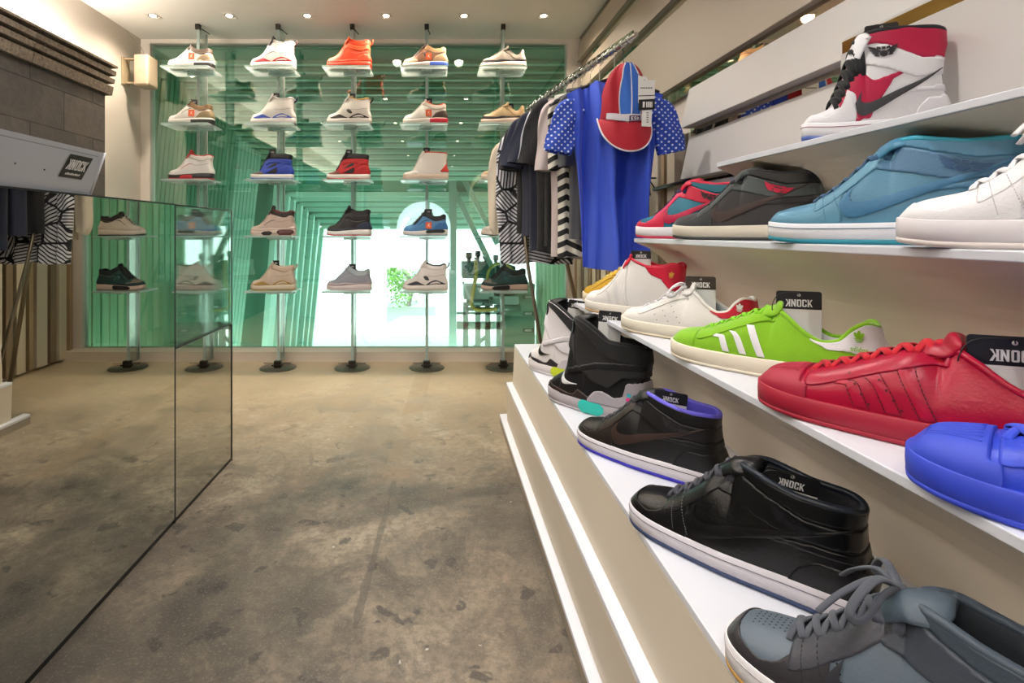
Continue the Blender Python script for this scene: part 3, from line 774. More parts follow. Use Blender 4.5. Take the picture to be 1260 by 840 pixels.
# --- shelf 3
hoop_sneaker('mid_top_sneaker', 'small red and teal mid-top sneaker, farthest on the upper middle shelf', toe_at(3, 786), ANG,
    dict(base='1C6C84', toe='C21F42', eyestay='D03A5E', heel='C21F42', band='BE1C3E', pad='1C6578', rim='C21F42', lining='1A3A52', tongue='C21F42', laces='2A2550', swoosh='B22047', wings='2C0F1C', mid='EAE6EA', out='B21C44'), L=.30, hi=True, detail=True)
hoop_sneaker('mid_top_sneaker', 'charcoal suede mid-top with red winged emblem and cream midsole', toe_at(3, 832), ANG,
    dict(base='2E2B2B', toe='2F3335', eyestay='353B3C', heel='232324', band='3E4646', pad='1C1D1F', rim='22272B', lining='141518', tongue='33383A', laces='1B1C20', swoosh='3A2C28', wings='B3183A', mid='D2CBBA', out='26282A', mk=suede, padmk=leather), L=.32, tongue_over=.012)
b = hoop_sneaker('mid_top_sneaker', 'steel blue leather mid-top with teal outsole and tonal winged emblem', toe_at(3, 950, .006), ANG,
    dict(base='5486A2', toe='588CA6', eyestay='5286A0', heel='4E7C9C', band='486F90', pad='5286A8', rim='2F93AE', lining='205E7C', tongue='3C7A9C', laces='2C4F70', swoosh='3E7298', wings='2A5078', mid='E9EAF0', out='157E92', line='35607C', stitch='2A5878'), L=.33)
hang_tag(b.root, (.185, .020, .135), .0, 1.45, .062, .03, False)
hoop_sneaker('mid_top_sneaker', 'plain white leather mid-top, cut off at the right edge of the photo', toe_at(3, 1107, .004), ANG,
    dict(base='EDEBEE', toe='EDEBEE', swoosh='E4E2E6', laces='ECEAEE', lining='D6D4DA', mid='E2DCE0', out='DCD2CE', wings='E2E0E4', stitch='CFCDD4'), bow=True, L=.32)
# --- shelf 4
w = hoop_sneaker('high_top_sneaker', 'white and berry red high-top with grey side mark on the top shelf', (.722, 1.03, SH[4][1]+.0005), -.34,
    dict(base='E9E8EC', toe='E9E8EC', eyestay='A8153F', heel='E6E5EA', band='ECEBEF', pad='A8153F', rim='1B1C22', lining='1B1C22', tongue='E9E8EC', laces='17181C', swoosh='3A3A3E', wings='1E1A22', mid='EFEFF4', out='4A62A6', line='8C1C3C'), prof='high', L=.222, ws=.82, back=(.012, .004, -.006),
    tagkw=dict(f=.58, y=.0, z=.150, h=.070, w=.052, rz=.0, tilt=-.05))
w.panel('side_panel', leather('A8153F'), lambda F, z, y, d: (F > .24) & (F < .80) & (y > .012) & (z < ip(F, [(.24, .09), (.33, .135), (.40, .128), (.46, .106), (.66, .122), (.8, .136)])) & (z > ip(F, [(.24, .030), (.44, .036), (.46, .050), (.6, .108), (.8, .132)])), .0010, sides=(0,))

# ------------------------------------------------------------------ shoes on the clear wall shelves
COLX = [-1.592, -1.062, -.572, -.080, .425]
ROWZ = [1.946, 1.585, 1.230, .869, .519]
YW = 3.285
def wall_shoe(c, r, label, prof, C, sole='cup', accents=(), orange=False, blacktag=False, L=.285, heel=None, swoosh=None, dx=0., hs=1., tab=None, line=None, name='sneaker'):
    X = COLX[c]-.150+dx; Z = ROWZ[r]+.0055
    s = Shoe(name, label, (X, YW+.080, Z), 0, prof, L, 60, 18, 'sneakers on the clear wall shelves', 'sneaker', zs=.032 if sole == 'air' else .028, sole=sole, hs=hs)
    mk = C.get('mk', lambda c_: M(c_, .6))
    waves = [a for a in accents if 'wave' in a[0]]
    s.soles(C['mid'], C.get('out', C['mid']), line, accents=[a for a in accents if 'wave' not in a[0]])
    s.upper(mk(C['base']))
    if waves:
        wc_ = mk(waves[0][1])
        for A, B in (([(.10, .036), (.20, .034), (.32, .036), (.42, .035), (.50, .034)], [(.10, .040), (.20, .050), (.31, .058), (.41, .046), (.50, .036)]),
                     ([(.52, .034), (.62, .037), (.74, .040), (.86, .037), (.95, .037)], [(.52, .038), (.62, .056), (.73, .066), (.84, .056), (.95, .042)])):
            s.ribbon(waves[0][0], wc_, A, B, off=.0030, m=2)
        s.ribbon('sole_inlay', mk(C['mid']), [(.60, .040), (.68, .044), (.78, .046), (.84, .044)], [(.60, .044), (.68, .054), (.77, .057), (.84, .048)], off=.0042, m=2)
    if prof in ('hoop', 'sneak'):
        s.ribbon('side_seam', M(C['seam'], .7) if 'seam' in C else mk(C.get('tongue', '3A3634')), [(.34, .064), (.42, .082), (.50, .094), (.58, .098)], [(.34, .067), (.42, .086), (.50, .0985), (.58, .100)], off=.0026, m=1)
        s.ribbon('ankle_seam', M('8C8680', .7), [(.56, .094), (.68, .088), (.82, .094), (.96, .100)], [(.56, .0955), (.68, .090), (.82, .096), (.96, .102)], off=.0026, m=1)
    if 'toe' in C: s.panel('toe_piece', mk(C['toe']), lambda F, z, y, d: (F < .20) | ((F < .34) & (z < .050)), .0012)
    if 'guard' in C: s.panel('mudguard', mk(C['guard']), lambda F, z, y, d: (z < ip(F, [(0, .055), (.1, .048), (.3, .044), (.45, .050), (.7, .046), (1, .058)])), .0014)
    if 'heel' in C: s.panel('heel_panel', mk(C['heel']), lambda F, z, y, d: (F > .66) & (z < ip(F, [(.66, .04), (.74, .072), (.85, .085), (1, .088)])), .0014)
    if 'quarter' in C:
        for q in (0, 1): s.panel('side_panel', mk(C['quarter']), (lambda F, z, y, d: (F > .34) & (F < .66) & (z > .036) & (z < .060+.16*(F-.34))) if prof == 'high' else (lambda F, z, y, d: (np.abs(F-.53+(z-.075)*1.5) < .055) & (np.abs(z-.078) < .015)), .0014, sides=(q,))
    if 'eye' in C: s.panel('eyestay', mk(C['eye']), lambda F, z, y, d: (F > .25) & (F < s.fc+.01) & (y > .012) & (d < .022), .0018)
    if 'pad' in C: s.panel('collar_pad', mk(C['pad']), lambda F, z, y, d: (F > s.fc-.02) & (d < .028), .0014)
    if 'ank' in C: s.panel('ankle_panel', mk(C['ank']), lambda F, z, y, d: (F > s.fc-.04) & (d < .062) & (d > .026), .0012)
    if swoosh: s.ribbon('curved_side_mark', mk(swoosh), SWOOSH_A, SWOOSH_B, off=.003, m=2)
    s.throat(mk(C.get('tongue', C['base']))); s.tongue(mk(C.get('tongue', C['base'])), over=C.get('tover', .018))
    s.laces(cloth(C.get('laces', C['base'])), 5, .22, n=4)
    s.collar(mk(C.get('rim', C.get('pad', C['base']))), cloth(C.get('lining', C.get('tongue', '2A2A2C'))))
    if tab:
        mb = MB(); mb.tube(catmull([(s.L*.96, 0, s.zt[-6]*.85), (s.L*1.02, 0, s.zt[-6]*.95), (s.L*1.04, 0, s.zt[-6]*1.10)], 5), [.011]*10+[.007], 8, flat=.4, up=(1, 0, 0)); mb.build('pull_tab', mk(tab), s.root)
    if orange:
        mb = MB(); mb.box(-.019, .019, -.001, .001, -.021, .021)
        t = mb.build('orange_tag', M('E8602A', .5), s.root, loc=(.165, -.052, .066), rot=(-.1, .0, 0))
        fig = [[(-.15, .5), (.0, .62), (.12, .5), (.0, .36)], [(-.08, .36), (.12, .36), (.22, -.05), (.02, -.1), (-.15, .0)], [(-.5, .42), (-.08, .3), (-.08, .18), (-.5, .32)], [(.12, .36), (.42, .75), (.5, .7), (.14, .2)], [(-.15, .0), (.02, -.1), (-.35, -.62), (-.48, -.55)], [(.05, -.1), (.22, -.05), (.5, -.5), (.38, -.58)]]
        mb = MB()
        for p in fig: mb.prism([(a*.018, b*.018) for a, b in p], -.0016, -.001)
        mb.build('leaping_emblem', M('F7D9C8', .5), t)
    if blacktag:
        mb = MB(); mb.box(-.021, .021, -.001, .001, -.02, .026); t = mb.build('black_tag', BLACK, s.root, loc=((s.fc+.10)*s.L, -.012, s.zt[int(np.argmin(abs(s.f-s.fc-.10)))]+.006))
        mb = MB(); knock_word(mb, .006, lambda a, b, d: (a*.95, -.0012-d, .009+b)); mb.build('shop_lettering', WORD, t)
    return s
W_, G_ = 'ECE8E4', '8A8178'
wall_shoe(0, 0, 'white sneaker with taupe heel and orange tag, top shelf of the left column', 'sneak', dict(base=W_, heel='8E7C62', pad='4A3B30', mid='F0ECE6', tongue='4A3B30', guard='E6DDD4'), 'air', [('heel_block', '1B1A1A', .62, 1, .15, .80)], orange=True)
wall_shoe(0, 1, 'white sneaker with taupe heel and orange tag on the second shelf of the left column', 'sneak', dict(base=W_, heel='9A8868', pad='7B5E3C', mid='F0ECE6', out='1A1A1A', tongue='6B5136'), 'air', [('heel_block', '1B1A1A', .55, 1, .1, .75)], orange=True, blacktag=True)
wall_shoe(0, 2, 'white high-top with red collar and black and red sole, left column', 'hoop', dict(base='EDE9E5', pad='F0ECE8', rim='C3202E', mid='201E20', out='A81E2C', tongue='B32430', tover=.026), 'air', [('red_block', 'B3202C', .30, .60, .1, .8)])
wall_shoe(0, 3, 'pale grey high-top with dark grey sole inside the glass case view', 'hoop', dict(base='C9CBC4', pad='2C3438', rim='2C3438', mid='3C464A', guard='C0C2BA', tongue='30383C', tover=.026), 'air', blacktag=True)
wall_shoe(0, 4, 'off-white high-top with dark tongue and reddish sole, lowest of the left column', 'hoop', dict(base='D6CEC2', ank='CFE0D8', quarter='8E8C80', mid='8C4A46', out='4A3838', tongue='26383A', tover=.034), 'air')
wall_shoe(1, 0, 'white high-top with red wave on the sole and black and red heel loop', 'hoop', dict(base='EFEAE6', mid='EFEAE6', tongue='1C1C1E', tover=.030), 'air', [('red_wave', 'C62A3A', .16, .50, .25, .95), ('red_wave', 'C62A3A', .52, .92, .30, 1.1)], tab='3A1C1C', hs=1.08)
wall_shoe(1, 1, 'white high-top with blue wave on the sole and navy heel tab', 'hoop', dict(base='EFEBE8', mid='EFEBE8', out='2A2C34', tongue='EDE9E6', tover=.020), 'air', [('blue_wave', '3A5BC0', .14, .48, .25, .9), ('blue_wave', '3A5BC0', .52, .95, .25, 1.1)], tab='27304A', blacktag=True, hs=1.08)
wall_shoe(1, 2, 'black and royal blue high-top with white midsole and blue outsole', 'high', dict(base='2743A8', toe='6A5A58', quarter='1A1A20', eye='17171C', heel='2743A8', ank='24409E', pad='1A1A1E', mid='EEEAE6', out='2C4ABA', tongue='16161A', laces='18181A'), swoosh='2C48B4', blacktag=True, L=.27, hs=.80)
wall_shoe(1, 3, 'pinkish grey high-top with dark red lined collar and black and red sole block', 'hoop', dict(base='C6B0A4', pad='2A1E1E', rim='7A2026', mid='D8C4B8', tongue='2A1E1E', guard='D4C0B6', tover=.03), 'air', [('dark_block', '241A1A', .28, .52, .1, .9), ('dark_block', '4A1C1E', .62, .98, .1, 1.3)])
wall_shoe(1, 4, 'beige high-top with gold coloured sole and pointed heel tab', 'hoop', dict(base='CBB8A6', mid='D9CBB4', out='A8884A', tongue='CBB8A6', tover=.018, pad='C6B29E'), 'air', [('gold_wave', 'A8884A', .14, .48, .2, .9), ('gold_wave', 'A8884A', .52, .95, .2, 1.0)], tab='B8A284', blacktag=True)
wall_shoe(2, 0, 'all bright orange red high-top sneaker', 'hoop', dict(base='E8431C', guard='D6380F', heel='E4481E', ank='EE5020', pad='E2421A', mid='E23A18', out='D8321A', tongue='E8501C', tover=.014, laces='E8501C'), 'air', hs=1.12, tab='D63C14')
wall_shoe(2, 1, 'white high-top with black and gold patches on its side and sole', 'hoop', dict(base='ECE6E0', mid='ECE6DE', out='2A2624', tongue='E8E2DC', quarter='3A3432', tover=.02, rim='C8A050'), 'air', [('dark_wave', '2E2828', .10, .48, .15, 1.0), ('dark_wave', '2E2828', .54, .95, .2, 1.1)], tab='2A2A2E', blacktag=True, hs=1.06)
wall_shoe(2, 2, 'black and red leather high-top with white midsole and red outsole', 'high', dict(base='B81E22', toe='7A3A34', quarter='1C1818', eye='1A1616', heel='BA2024', ank='B81E22', pad='1A1618', mid='EDE6E0', out='C02A2A', tongue='17171A', laces='1A1616'), swoosh='C02226', blacktag=True, L=.275, hs=.80)
wall_shoe(2, 3, 'black high-top with red heel emblem, white midsole and red outsole', 'hoop', dict(base='201C1E', guard='262A34', heel='26324A', mid='EFE9E6', out='C32A34', tongue='18181A', tover=.020, laces='2A2626', ank='241E20'), 'air', hs=1.05)
wall_shoe(2, 4, 'plain grey mesh sneaker with pinkish sole', 'sneak', dict(base='8E929C', guard='B0A0A2', mid='DCCCCC', out='D6C2C2', tongue='9AA4AC', tover=.016, pad='AAB4BA'), 'air', blacktag=True, hs=1.05)
wall_shoe(3, 0, 'brown and black sneaker with blue heel block and orange tag', 'sneak', dict(base='8A5F48', toe='B8937A', quarter='2A2426', eye='241E20', pad='B08A62', heel='BC9A78', mid='EDE2DC', out='6A66B8', tongue='1C1A1E', tover=.022), 'air', [('heel_block', '3C5CBE', .60, 1, .2, .9)], orange=True, hs=1.05)
wall_shoe(3, 1, 'white sneaker with red heel block, orange collar and orange tag', 'sneak', dict(base='EEE6E0', heel='5A4840', pad='E8D8CC', rim='DE4A2A', mid='EFE4DC', tongue='EADFD8'), 'air', [('heel_block', 'C42238', .60, 1, .15, .9), ], orange=True, blacktag=True, hs=1.05)
wall_shoe(3, 2, 'cream high-top with red heel counter and beige sole', 'high', dict(base='EBE2DA', toe='EDE4DC', mid='D8C2B0', out='CBB09C', tongue='EDE4DC', tover=.014, rim='C83A34', lining='B84038'), 'cup', [], blacktag=True, L=.29, hs=.86).panel('heel_flash', M('CE3A34', .6), lambda F, z, y, d: (F > .78) & (z < .10) & (z > .045) & (z < .3*(F-.68)+.01), .002)
wall_shoe(3, 3, 'light blue sneaker with black trim, white sole and orange tag', 'sneak', dict(base='4F88BC', heel='3A6FA6', pad='1C2024', eye='1C2228', mid='EDE6E2', out='8A94A0', tongue='1C2226', tover=.022, quarter='4A80B4', laces='1A1E22'), 'air', [('heel_block', '1E2226', .5, .95, .45, 1.0)], orange=True, blacktag=True, hs=1.08)
wall_shoe(3, 4, 'white high-top with navy and black patches and pointed heel tab', 'hoop', dict(base='EAE2DE', mid='ECE2DC', out='C2AE9C', tongue='E6DEDA', quarter='33303A', pad='EDE6E2', rim='2A2830', tover=.012), 'air', [('navy_wave', '2A2830', .08, .48, .1, 1.0), ('navy_wave', '2A2830', .52, .96, .15, 1.0)], tab='33323C', hs=1.05)
wall_shoe(4, 0, 'grey low-top with black patent band and white sole, top shelf of the right column', 'low', dict(base='9C948A', guard='201C1C', mid='F0DDD2', out='EAD6C8', tongue='A89E94', pad='8C847A', rim='1E1C1C', laces='B0A89E'), 'air', hs=1.12)
wall_shoe(4, 1, 'tan low-top with black patent band and pinkish white sole', 'low', dict(base='D0B088', guard='2A2226', mid='F0D8CC', out='E8CCBE', tongue='CFAE84', pad='D0B088', rim='CBA878', laces='E2C8A2'), 'air', blacktag=True, hs=1.12)
wall_shoe(4, 2, 'cream low-top half hidden behind the hanging garments, third shelf of the right column', 'low', dict(base='DCC2A2', mid='EEDCCB', tongue='DCC2A2', pad='E6D4C0', laces='E8DACA', guard='D8BE9E'), 'air')
wall_shoe(4, 3, 'white and black sneaker peeking out beside the patterned garment', 'sneak', dict(base='E6DAD0', mid='EFE2D8', out='2A2424', guard='D8CCC4', tongue='262224', pad='262224'), 'air')
wall_shoe(4, 4, 'dark teal sneaker with black and pale pink sole, lowest of the right column', 'sneak', dict(base='22494A', toe='7E7468', guard='1B3A3C', eye='15181A', pad='1A2A2C', mid='E3C8BE', out='8E7A72', tongue='14181A', tover=.022, quarter='27585A', laces='15181A', heel='22484A'), 'air', [('black_block', '16181A', .22, .62, .15, .95)], hs=1.08, L=.295)

# ================================================================== the setting
CZ = 2.27; XR = .99; XL = -2.12; YB = -4.8; YG = 3.73
# floor: worn concrete
m, nt, b, tc = nodemat(.42)
v = tc.outputs['Object']
n1 = noise(nt, v, 1.3, 8, .62, .4); n2 = noise(nt, v, 7, 8, .65); n3 = noise(nt, v, 42, 5, .7); n4 = noise(nt, v, 3.1, 6, .7, .8)
c = ramp(nt, n1, [(.40, srgb('433D37')), (.47, srgb('635A4E')), (.53, srgb('807362')), (.62, srgb('A09380'))])
c = mixc(nt, ramp(nt, n2, [(.48, 0.), (.56, .48)]), c, srgb('50473E'))
c = mixc(nt, ramp(nt, n4, [(.53, 0.), (.59, .58)]), c, srgb('3A3530'))
spots = noise(nt, v, 11, 3, .5, .3)
c = mixc(nt, ramp(nt, spots, [(.63, 0.), (.66, .8)]), c, srgb('2C2825'))
c = mixc(nt, ramp(nt, noise(nt, v, 28, 3, .5), [(.73, 0.), (.75, .7)]), c, srgb('D6CFC4'))
c = mixc(nt, ramp(nt, n3, [(.42, .45), (.56, 0.)]), c, srgb('4A433B')); n5 = noise(nt, v, 150, 4, .75); c = mixc(nt, ramp(nt, n5, [(.54, 0.), (.66, .28)]), c, srgb('A89E90'))
# paler, warmer floor colour towards the display end paints in the downlights' glow
sx = N(nt, 'SeparateXYZ'); nt.links.new(v, sx.inputs[0])
far = mathn(nt, 'ADD', sx.outputs[1], mathn(nt, 'MULTIPLY', n2, 1.4))
mr = N(nt, 'MapRange'); nt.links.new(far, mr.inputs[0]); mr.inputs[1].default_value = 2.5; mr.inputs[2].default_value = 4.2
c = mixc(nt, mathn(nt, 'MULTIPLY', mr.outputs[0], .8), c, srgb('CDB898'))
# trench patch
ax = mathn(nt, 'ABSOLUTE', mathn(nt, 'ADD', sx.outputs[0], mathn(nt, 'MULTIPLY_ADD', sx.outputs[1], -.045, .245)))
inx = mathn(nt, 'LESS_THAN', mathn(nt, 'ADD', ax, mathn(nt, 'MULTIPLY', n2, .045)), .032)
iny = mathn(nt, 'MULTIPLY', mathn(nt, 'GREATER_THAN', sx.outputs[1], 1.18), mathn(nt, 'LESS_THAN', sx.outputs[1], 1.88))
c = mixc(nt, mathn(nt, 'MULTIPLY', mathn(nt, 'MULTIPLY', inx, iny), .60), c, srgb('4A423B'))
inx2 = mathn(nt, 'LESS_THAN', ax, .05); iny2 = mathn(nt, 'GREATER_THAN', sx.outputs[1], 1.9)
c = mixc(nt, mathn(nt, 'MULTIPLY', mathn(nt, 'MULTIPLY', inx2, iny2), mathn(nt, 'MULTIPLY', n2, .5)), c, srgb('8A7458'))
nt.links.new(c, b.inputs['Base Color'])
r = ramp(nt, n2, [(.3, .34), (.7, .62)]); nt.links.new(r, b.inputs['Roughness'])
bump(nt, b, mathn(nt, 'ADD', n3, n5), .35, .003)
FLOOR = m
mb = MB(); mb.box(-2.3, 1.2, YB-.2, 3.85, -.08, 0); struct(mb, 'floor', FLOOR)
PLASTER = M('DDD3C8', .85, bump=.05, bscale=60, var=.03, vscale=2)
CEIL = M('F4F0E8', .85, var=.02, vscale=2)
mb = MB(); mb.box(-2.3, 1.2, YB-.2, 3.75, CZ, CZ+.08); struct(mb, 'ceiling', CEIL)
mb = MB(); mb.box(XL-.1, XL, YB-.2, 3.75, 0, CZ); struct(mb, 'wall_left', PLASTER)
mb = MB(); mb.box(XR+.03, XR+.12, YB-.2, 3.75, 0, CZ); struct(mb, 'wall_right', PLASTER)
# rear wall with an arched doorway
mb = MB(); pts = [(-2.3, 0), (-1.0, 0)]+[(-.36+.64*math.cos(a), 1.0+.62*math.sin(a)) for a in np.linspace(PI, 0, 25)]+[(.28, 0), (1.2, 0), (1.2, CZ), (-2.3, CZ)]
for i in range(1, 27):
    (x0, z0), (x1, z1) = pts[i], pts[i+1]
    if abs(x1-x0) > 1e-6: mb.hexa([(x0, YB-.12, z0), (x1, YB-.12, z1), (x1, YB, z1), (x0, YB, z0)], [(x0, YB-.12, CZ), (x1, YB-.12, CZ), (x1, YB, CZ), (x0, YB, CZ)])
mb.box(-2.3, -1.0, YB-.12, YB, 0, CZ); mb.box(.28, 1.2, YB-.12, YB, 0, CZ)
struct(mb, 'wall_back', PLASTER)

# stone cladding on the left wall
m, nt, b, tc = nodemat(.9); v = tc.outputs['Object']
mp = mapping(nt, v, rot=(PI/2, 0, PI/2)); 
sx = N(nt, 'SeparateXYZ'); nt.links.new(v, sx.inputs[0]); cb = N(nt, 'CombineXYZ'); nt.links.new(sx.outputs[1], cb.inputs[0]); nt.links.new(sx.outputs[2], cb.inputs[1])
br = N(nt, 'TexBrick'); nt.links.new(cb.outputs[0], br.inputs['Vector'])
br.inputs['Scale'].default_value = 1; br.inputs['Brick Width'].default_value = .46; br.inputs['Row Height'].default_value = .205; br.inputs['Mortar Size'].default_value = .004; br.inputs['Mortar Smooth'].default_value = .3
br.inputs['Color1'].default_value = srgb('3E3A37')+(1,); br.inputs['Color2'].default_value = srgb('4E4843')+(1,); br.inputs['Mortar'].default_value = srgb('26221F')+(1,)
ns = noise(nt, v, 30, 6, .75)
c = mixc(nt, ramp(nt, ns, [(.35, .0), (.7, .6)]), br.outputs['Color'], srgb('2E2B28')); c = mixc(nt, ramp(nt, noise(nt, v, 5, 5), [(.5, 0.), (.8, .5)]), c, srgb('5E5449'))
nt.links.new(c, b.inputs['Base Color']); bump(nt, b, mathn(nt, 'SUBTRACT', ns, br.outputs['Fac']), .6, .006)
STONE = m
mb = MB(); mb.box(XL+.001, -1.99, YB+.001, 3.10, 0, 1.74); o = struct(mb, 'wall_stone', STONE)
tag(o, 'dark grey stone block cladding on the left wall')
m, nt, b, tc = nodemat(.9); v = tc.outputs['Object']; ns = noise(nt, v, 60, 6, .8)
c = ramp(nt, ns, [(.3, srgb('3E342C')), (.5, srgb('6A5E51')), (.75, srgb('8E8172'))]); nt.links.new(c, b.inputs['Base Color']); bump(nt, b, ns, .7, .004)
CORN = m
mb = MB(); prof = [(-2.11, 1.72), (-1.97, 1.72), (-1.965, 1.745)]
z = 1.745
for k in range(3):
    x = -1.965+.009*k
    prof += [(x, z), (x+.004, z+.026), (x-.030, z+.030), (x-.030, z+.044)]; z += .046
prof += [(-1.935, z), (-1.935, z+.012), (-2.0, z+.012), (-2.11, z-.03)]
n = len(prof); ys = [YB+.002]+[3.14-.62*k for k in range(12, 0, -1)]+[3.14]
for a, c_ in zip(ys[:-1], ys[1:]):
    vs = [(x, a+.003, zz) for x, zz in prof]+[(x, c_-.003, zz) for x, zz in prof]
    mb.add(vs, [tuple(range(n)), tuple(range(2*n-1, n-1, -1))]+[(i, i+n, (i+1) % n+n, (i+1) % n) for i in range(n)])
o = struct(mb, 'trim_1', CORN); tag(o, 'fluted grey stone cornice along the top of the stone cladding')
mb = MB(); mb.box(-2.105, -2.045, YB+.05, 3.02, 1.868, 1.876)
o = mb.build('light_strip', emis('FFF0DC', 48)); tag(o, 'glowing light strip hidden behind the fluted stone cornice', 'light strip')

# tinted glass wall at the display end
GLASS = glassmix((.78, .92, .85), .15, fres=True, name='green_glass')
mb = MB(); mb.box(-2.06, .915, YG, YG+.01, .066, 2.245); g_ = struct(mb, 'window_1', GLASS)
FR = M('E6DFD6', .6)
mb = MB()
for bx in ((-2.12, -2.055, YG-.03, YG+.04, 0, CZ), (.91, XR+.03, YG-.03, YG+.04, 0, CZ), (-2.055, .91, YG-.03, YG+.04, 2.24, CZ)): mb.box(*bx)
struct(mb, 'window_frame', FR)
mb = MB(); mb.box(-2.12, XR+.03, 3.60, YG+.05, 0, .068); struct(mb, 'trim_2', M('DDD0C0', .7, var=.04, vscale=6))
o = None

# ------------------------------------------------------------------ beyond the glass: ribbed passage to the street
TEAL = M('8ED0B8', .7); TEALD = M('4C8A70', .8); TEALM = M('8CBCA2', .75)
def px3(px, py, Y): return ((px-540)*Y/640, Y, .9+(285-py)*Y/640)
ROOF = [(3.80, 2.20), (4.2, 1.88), (4.6, 1.56), (5.0, 1.244), (5.46, 1.173), (5.99, 1.078), (6.49, .94)]
def rz_(y): return float(np.interp(y, [p[0] for p in ROOF], [p[1] for p in ROOF]))
mb = MB()
for (a, za), (c_, zc) in zip(ROOF[:-1], ROOF[1:]):
    mb.hexa([(-2.5, a, za+.03), (1.3, a, za+.03), (1.3, c_, zc+.03), (-2.5, c_, zc+.03)], [(-2.5, a, za+.12), (1.3, a, za+.12), (1.3, c_, zc+.12), (-2.5, c_, zc+.12)])
mb.box(-2.5, 1.3, 3.74, 3.82, 2.24, 2.4)
o = struct(mb, 'ceiling_passage', TEALD)
YS = list(np.linspace(3.88, 4.84, 19))+[5.0, 5.19, 5.46, 5.70, 5.99, 6.23, 6.49]
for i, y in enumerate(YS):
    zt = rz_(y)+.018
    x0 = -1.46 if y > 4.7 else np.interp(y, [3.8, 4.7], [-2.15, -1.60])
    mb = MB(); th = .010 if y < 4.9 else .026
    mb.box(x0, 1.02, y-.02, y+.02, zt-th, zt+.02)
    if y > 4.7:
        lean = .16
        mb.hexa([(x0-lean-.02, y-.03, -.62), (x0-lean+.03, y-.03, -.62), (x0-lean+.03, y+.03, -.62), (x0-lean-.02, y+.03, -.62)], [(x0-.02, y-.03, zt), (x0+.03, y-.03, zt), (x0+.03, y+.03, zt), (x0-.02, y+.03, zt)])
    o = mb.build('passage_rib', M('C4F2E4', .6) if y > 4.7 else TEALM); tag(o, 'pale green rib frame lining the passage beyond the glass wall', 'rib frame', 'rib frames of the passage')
# passage walls
mb = MB(); mb.hexa([(-2.45, 3.8, -.62), (-2.4, 3.8, -.62), (-1.84, 4.62, -.62), (-1.9, 4.62, -.62)], [(-2.2, 3.8, 2.3), (-2.15, 3.8, 2.3), (-1.60, 4.62, 1.6), (-1.66, 4.62, 1.6)])
mb.hexa([(-1.9, 4.6, -.62), (-1.82, 4.6, -.62), (-1.70, 6.55, -.62), (-1.78, 6.55, -.62)], [(-1.70, 4.6, 1.62), (-1.62, 4.6, 1.62), (-1.54, 6.55, 1.0), (-1.60, 6.55, 1.0)])
struct(mb, 'wall_passage', TEALD)
K = 30
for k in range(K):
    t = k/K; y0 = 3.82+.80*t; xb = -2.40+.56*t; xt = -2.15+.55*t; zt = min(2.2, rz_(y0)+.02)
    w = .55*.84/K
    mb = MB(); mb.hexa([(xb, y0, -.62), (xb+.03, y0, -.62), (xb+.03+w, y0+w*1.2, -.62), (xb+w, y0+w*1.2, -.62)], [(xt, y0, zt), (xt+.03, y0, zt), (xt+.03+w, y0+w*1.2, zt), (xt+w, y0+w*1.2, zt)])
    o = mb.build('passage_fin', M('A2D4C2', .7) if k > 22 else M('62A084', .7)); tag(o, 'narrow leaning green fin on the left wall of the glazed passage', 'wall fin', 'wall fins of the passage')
mb = MB(); mb.box(1.02, 1.1, 3.80, 5.45, -.62, 2.3); o = struct(mb, 'wall_passage_right', M('78AC8A', .8))
for k in range(15):
    y = 3.86+.105*k; mb = MB(); mb.box(1.008, 1.02, y, y+.085, -.60, min(2.1, rz_(y+.05)+.0))
    o = mb.build('passage_batten', M('8ABE98', .7)); tag(o, 'upright green batten on the right wall of the glazed passage', 'batten', 'battens of the passage')
mb = MB(); mb.box(-2.6, 1.4, 3.80, 6.6, -.70, -.62); struct(mb, 'floor_passage', M('A9BFB2', .6))
mb = MB(); mb.box(-2.5, 1.1, 3.74, 3.8, -.62, .0); struct(mb, 'wall_plinth', TEALM)
# street side
mb = MB(); mb.box(-9, 9, 6.6, 16, -.78, -.70); struct(mb, 'ground', M('D8D8D2', .8))
WHT = M('F4F4F4', .8)
mb = MB(); Yb = 9.0
x0, z0, = (475-540)*Yb/640, -.70; x1 = (536-540)*Yb/640; zt = .9+(285-329)*Yb/640
mb.box(-6, x0, Yb, Yb+.15, -.7, 1.5); mb.box(x1, 5, Yb, Yb+.15, -.7, 1.5); mb.box(x0, x1, Yb, Yb+.15, zt, 1.5)
o = struct(mb, 'wall_street', WHT)
# tree beyond the opening
tr = empty('tree', (-.75, 11.2, -.7), 0, 'leafy green tree seen through the opening in the white street wall', 'tree')
mb = MB(); mb.tube(catmull([(0.1, 0, 0), (.15, 0, .5), (-.05, .05, .9), (.2, 0, 1.4), (.5, 0, 1.9)], 6), [.05*(1-.02*i) for i in range(25)], 10)
mb.tube(catmull([(-.02, .02, .85), (-.3, 0, 1.2), (-.35, 0, 1.7)], 6), .025, 8); mb.build('trunk', M('8A8078', .9), tr)
mb = MB(); R = np.random.RandomState(3)
for k in range(2600):
    cl = R.randint(0, 14); cr = np.random.RandomState(cl+50); cx, cyy, cz = cr.uniform(-.75, .75), cr.uniform(-.3, .4), cr.uniform(.2, 2.1)
    if cl % 3: cx = -abs(cx)
    p = np.array([cx, cyy, cz])+R.normal(0, .16, 3); a = R.normal(0, 1, 3); a /= np.linalg.norm(a); b_ = np.cross(a, R.normal(0, 1, 3)); b_ /= np.linalg.norm(b_)
    l = .045; mb.add([p-a*l, p+b_*l*.4, p+a*l, p-b_*l*.4], [(0, 1, 2, 3)])
fo = mb.build('foliage', M('7DB548', .7, var=.4, vscale=3), tr)
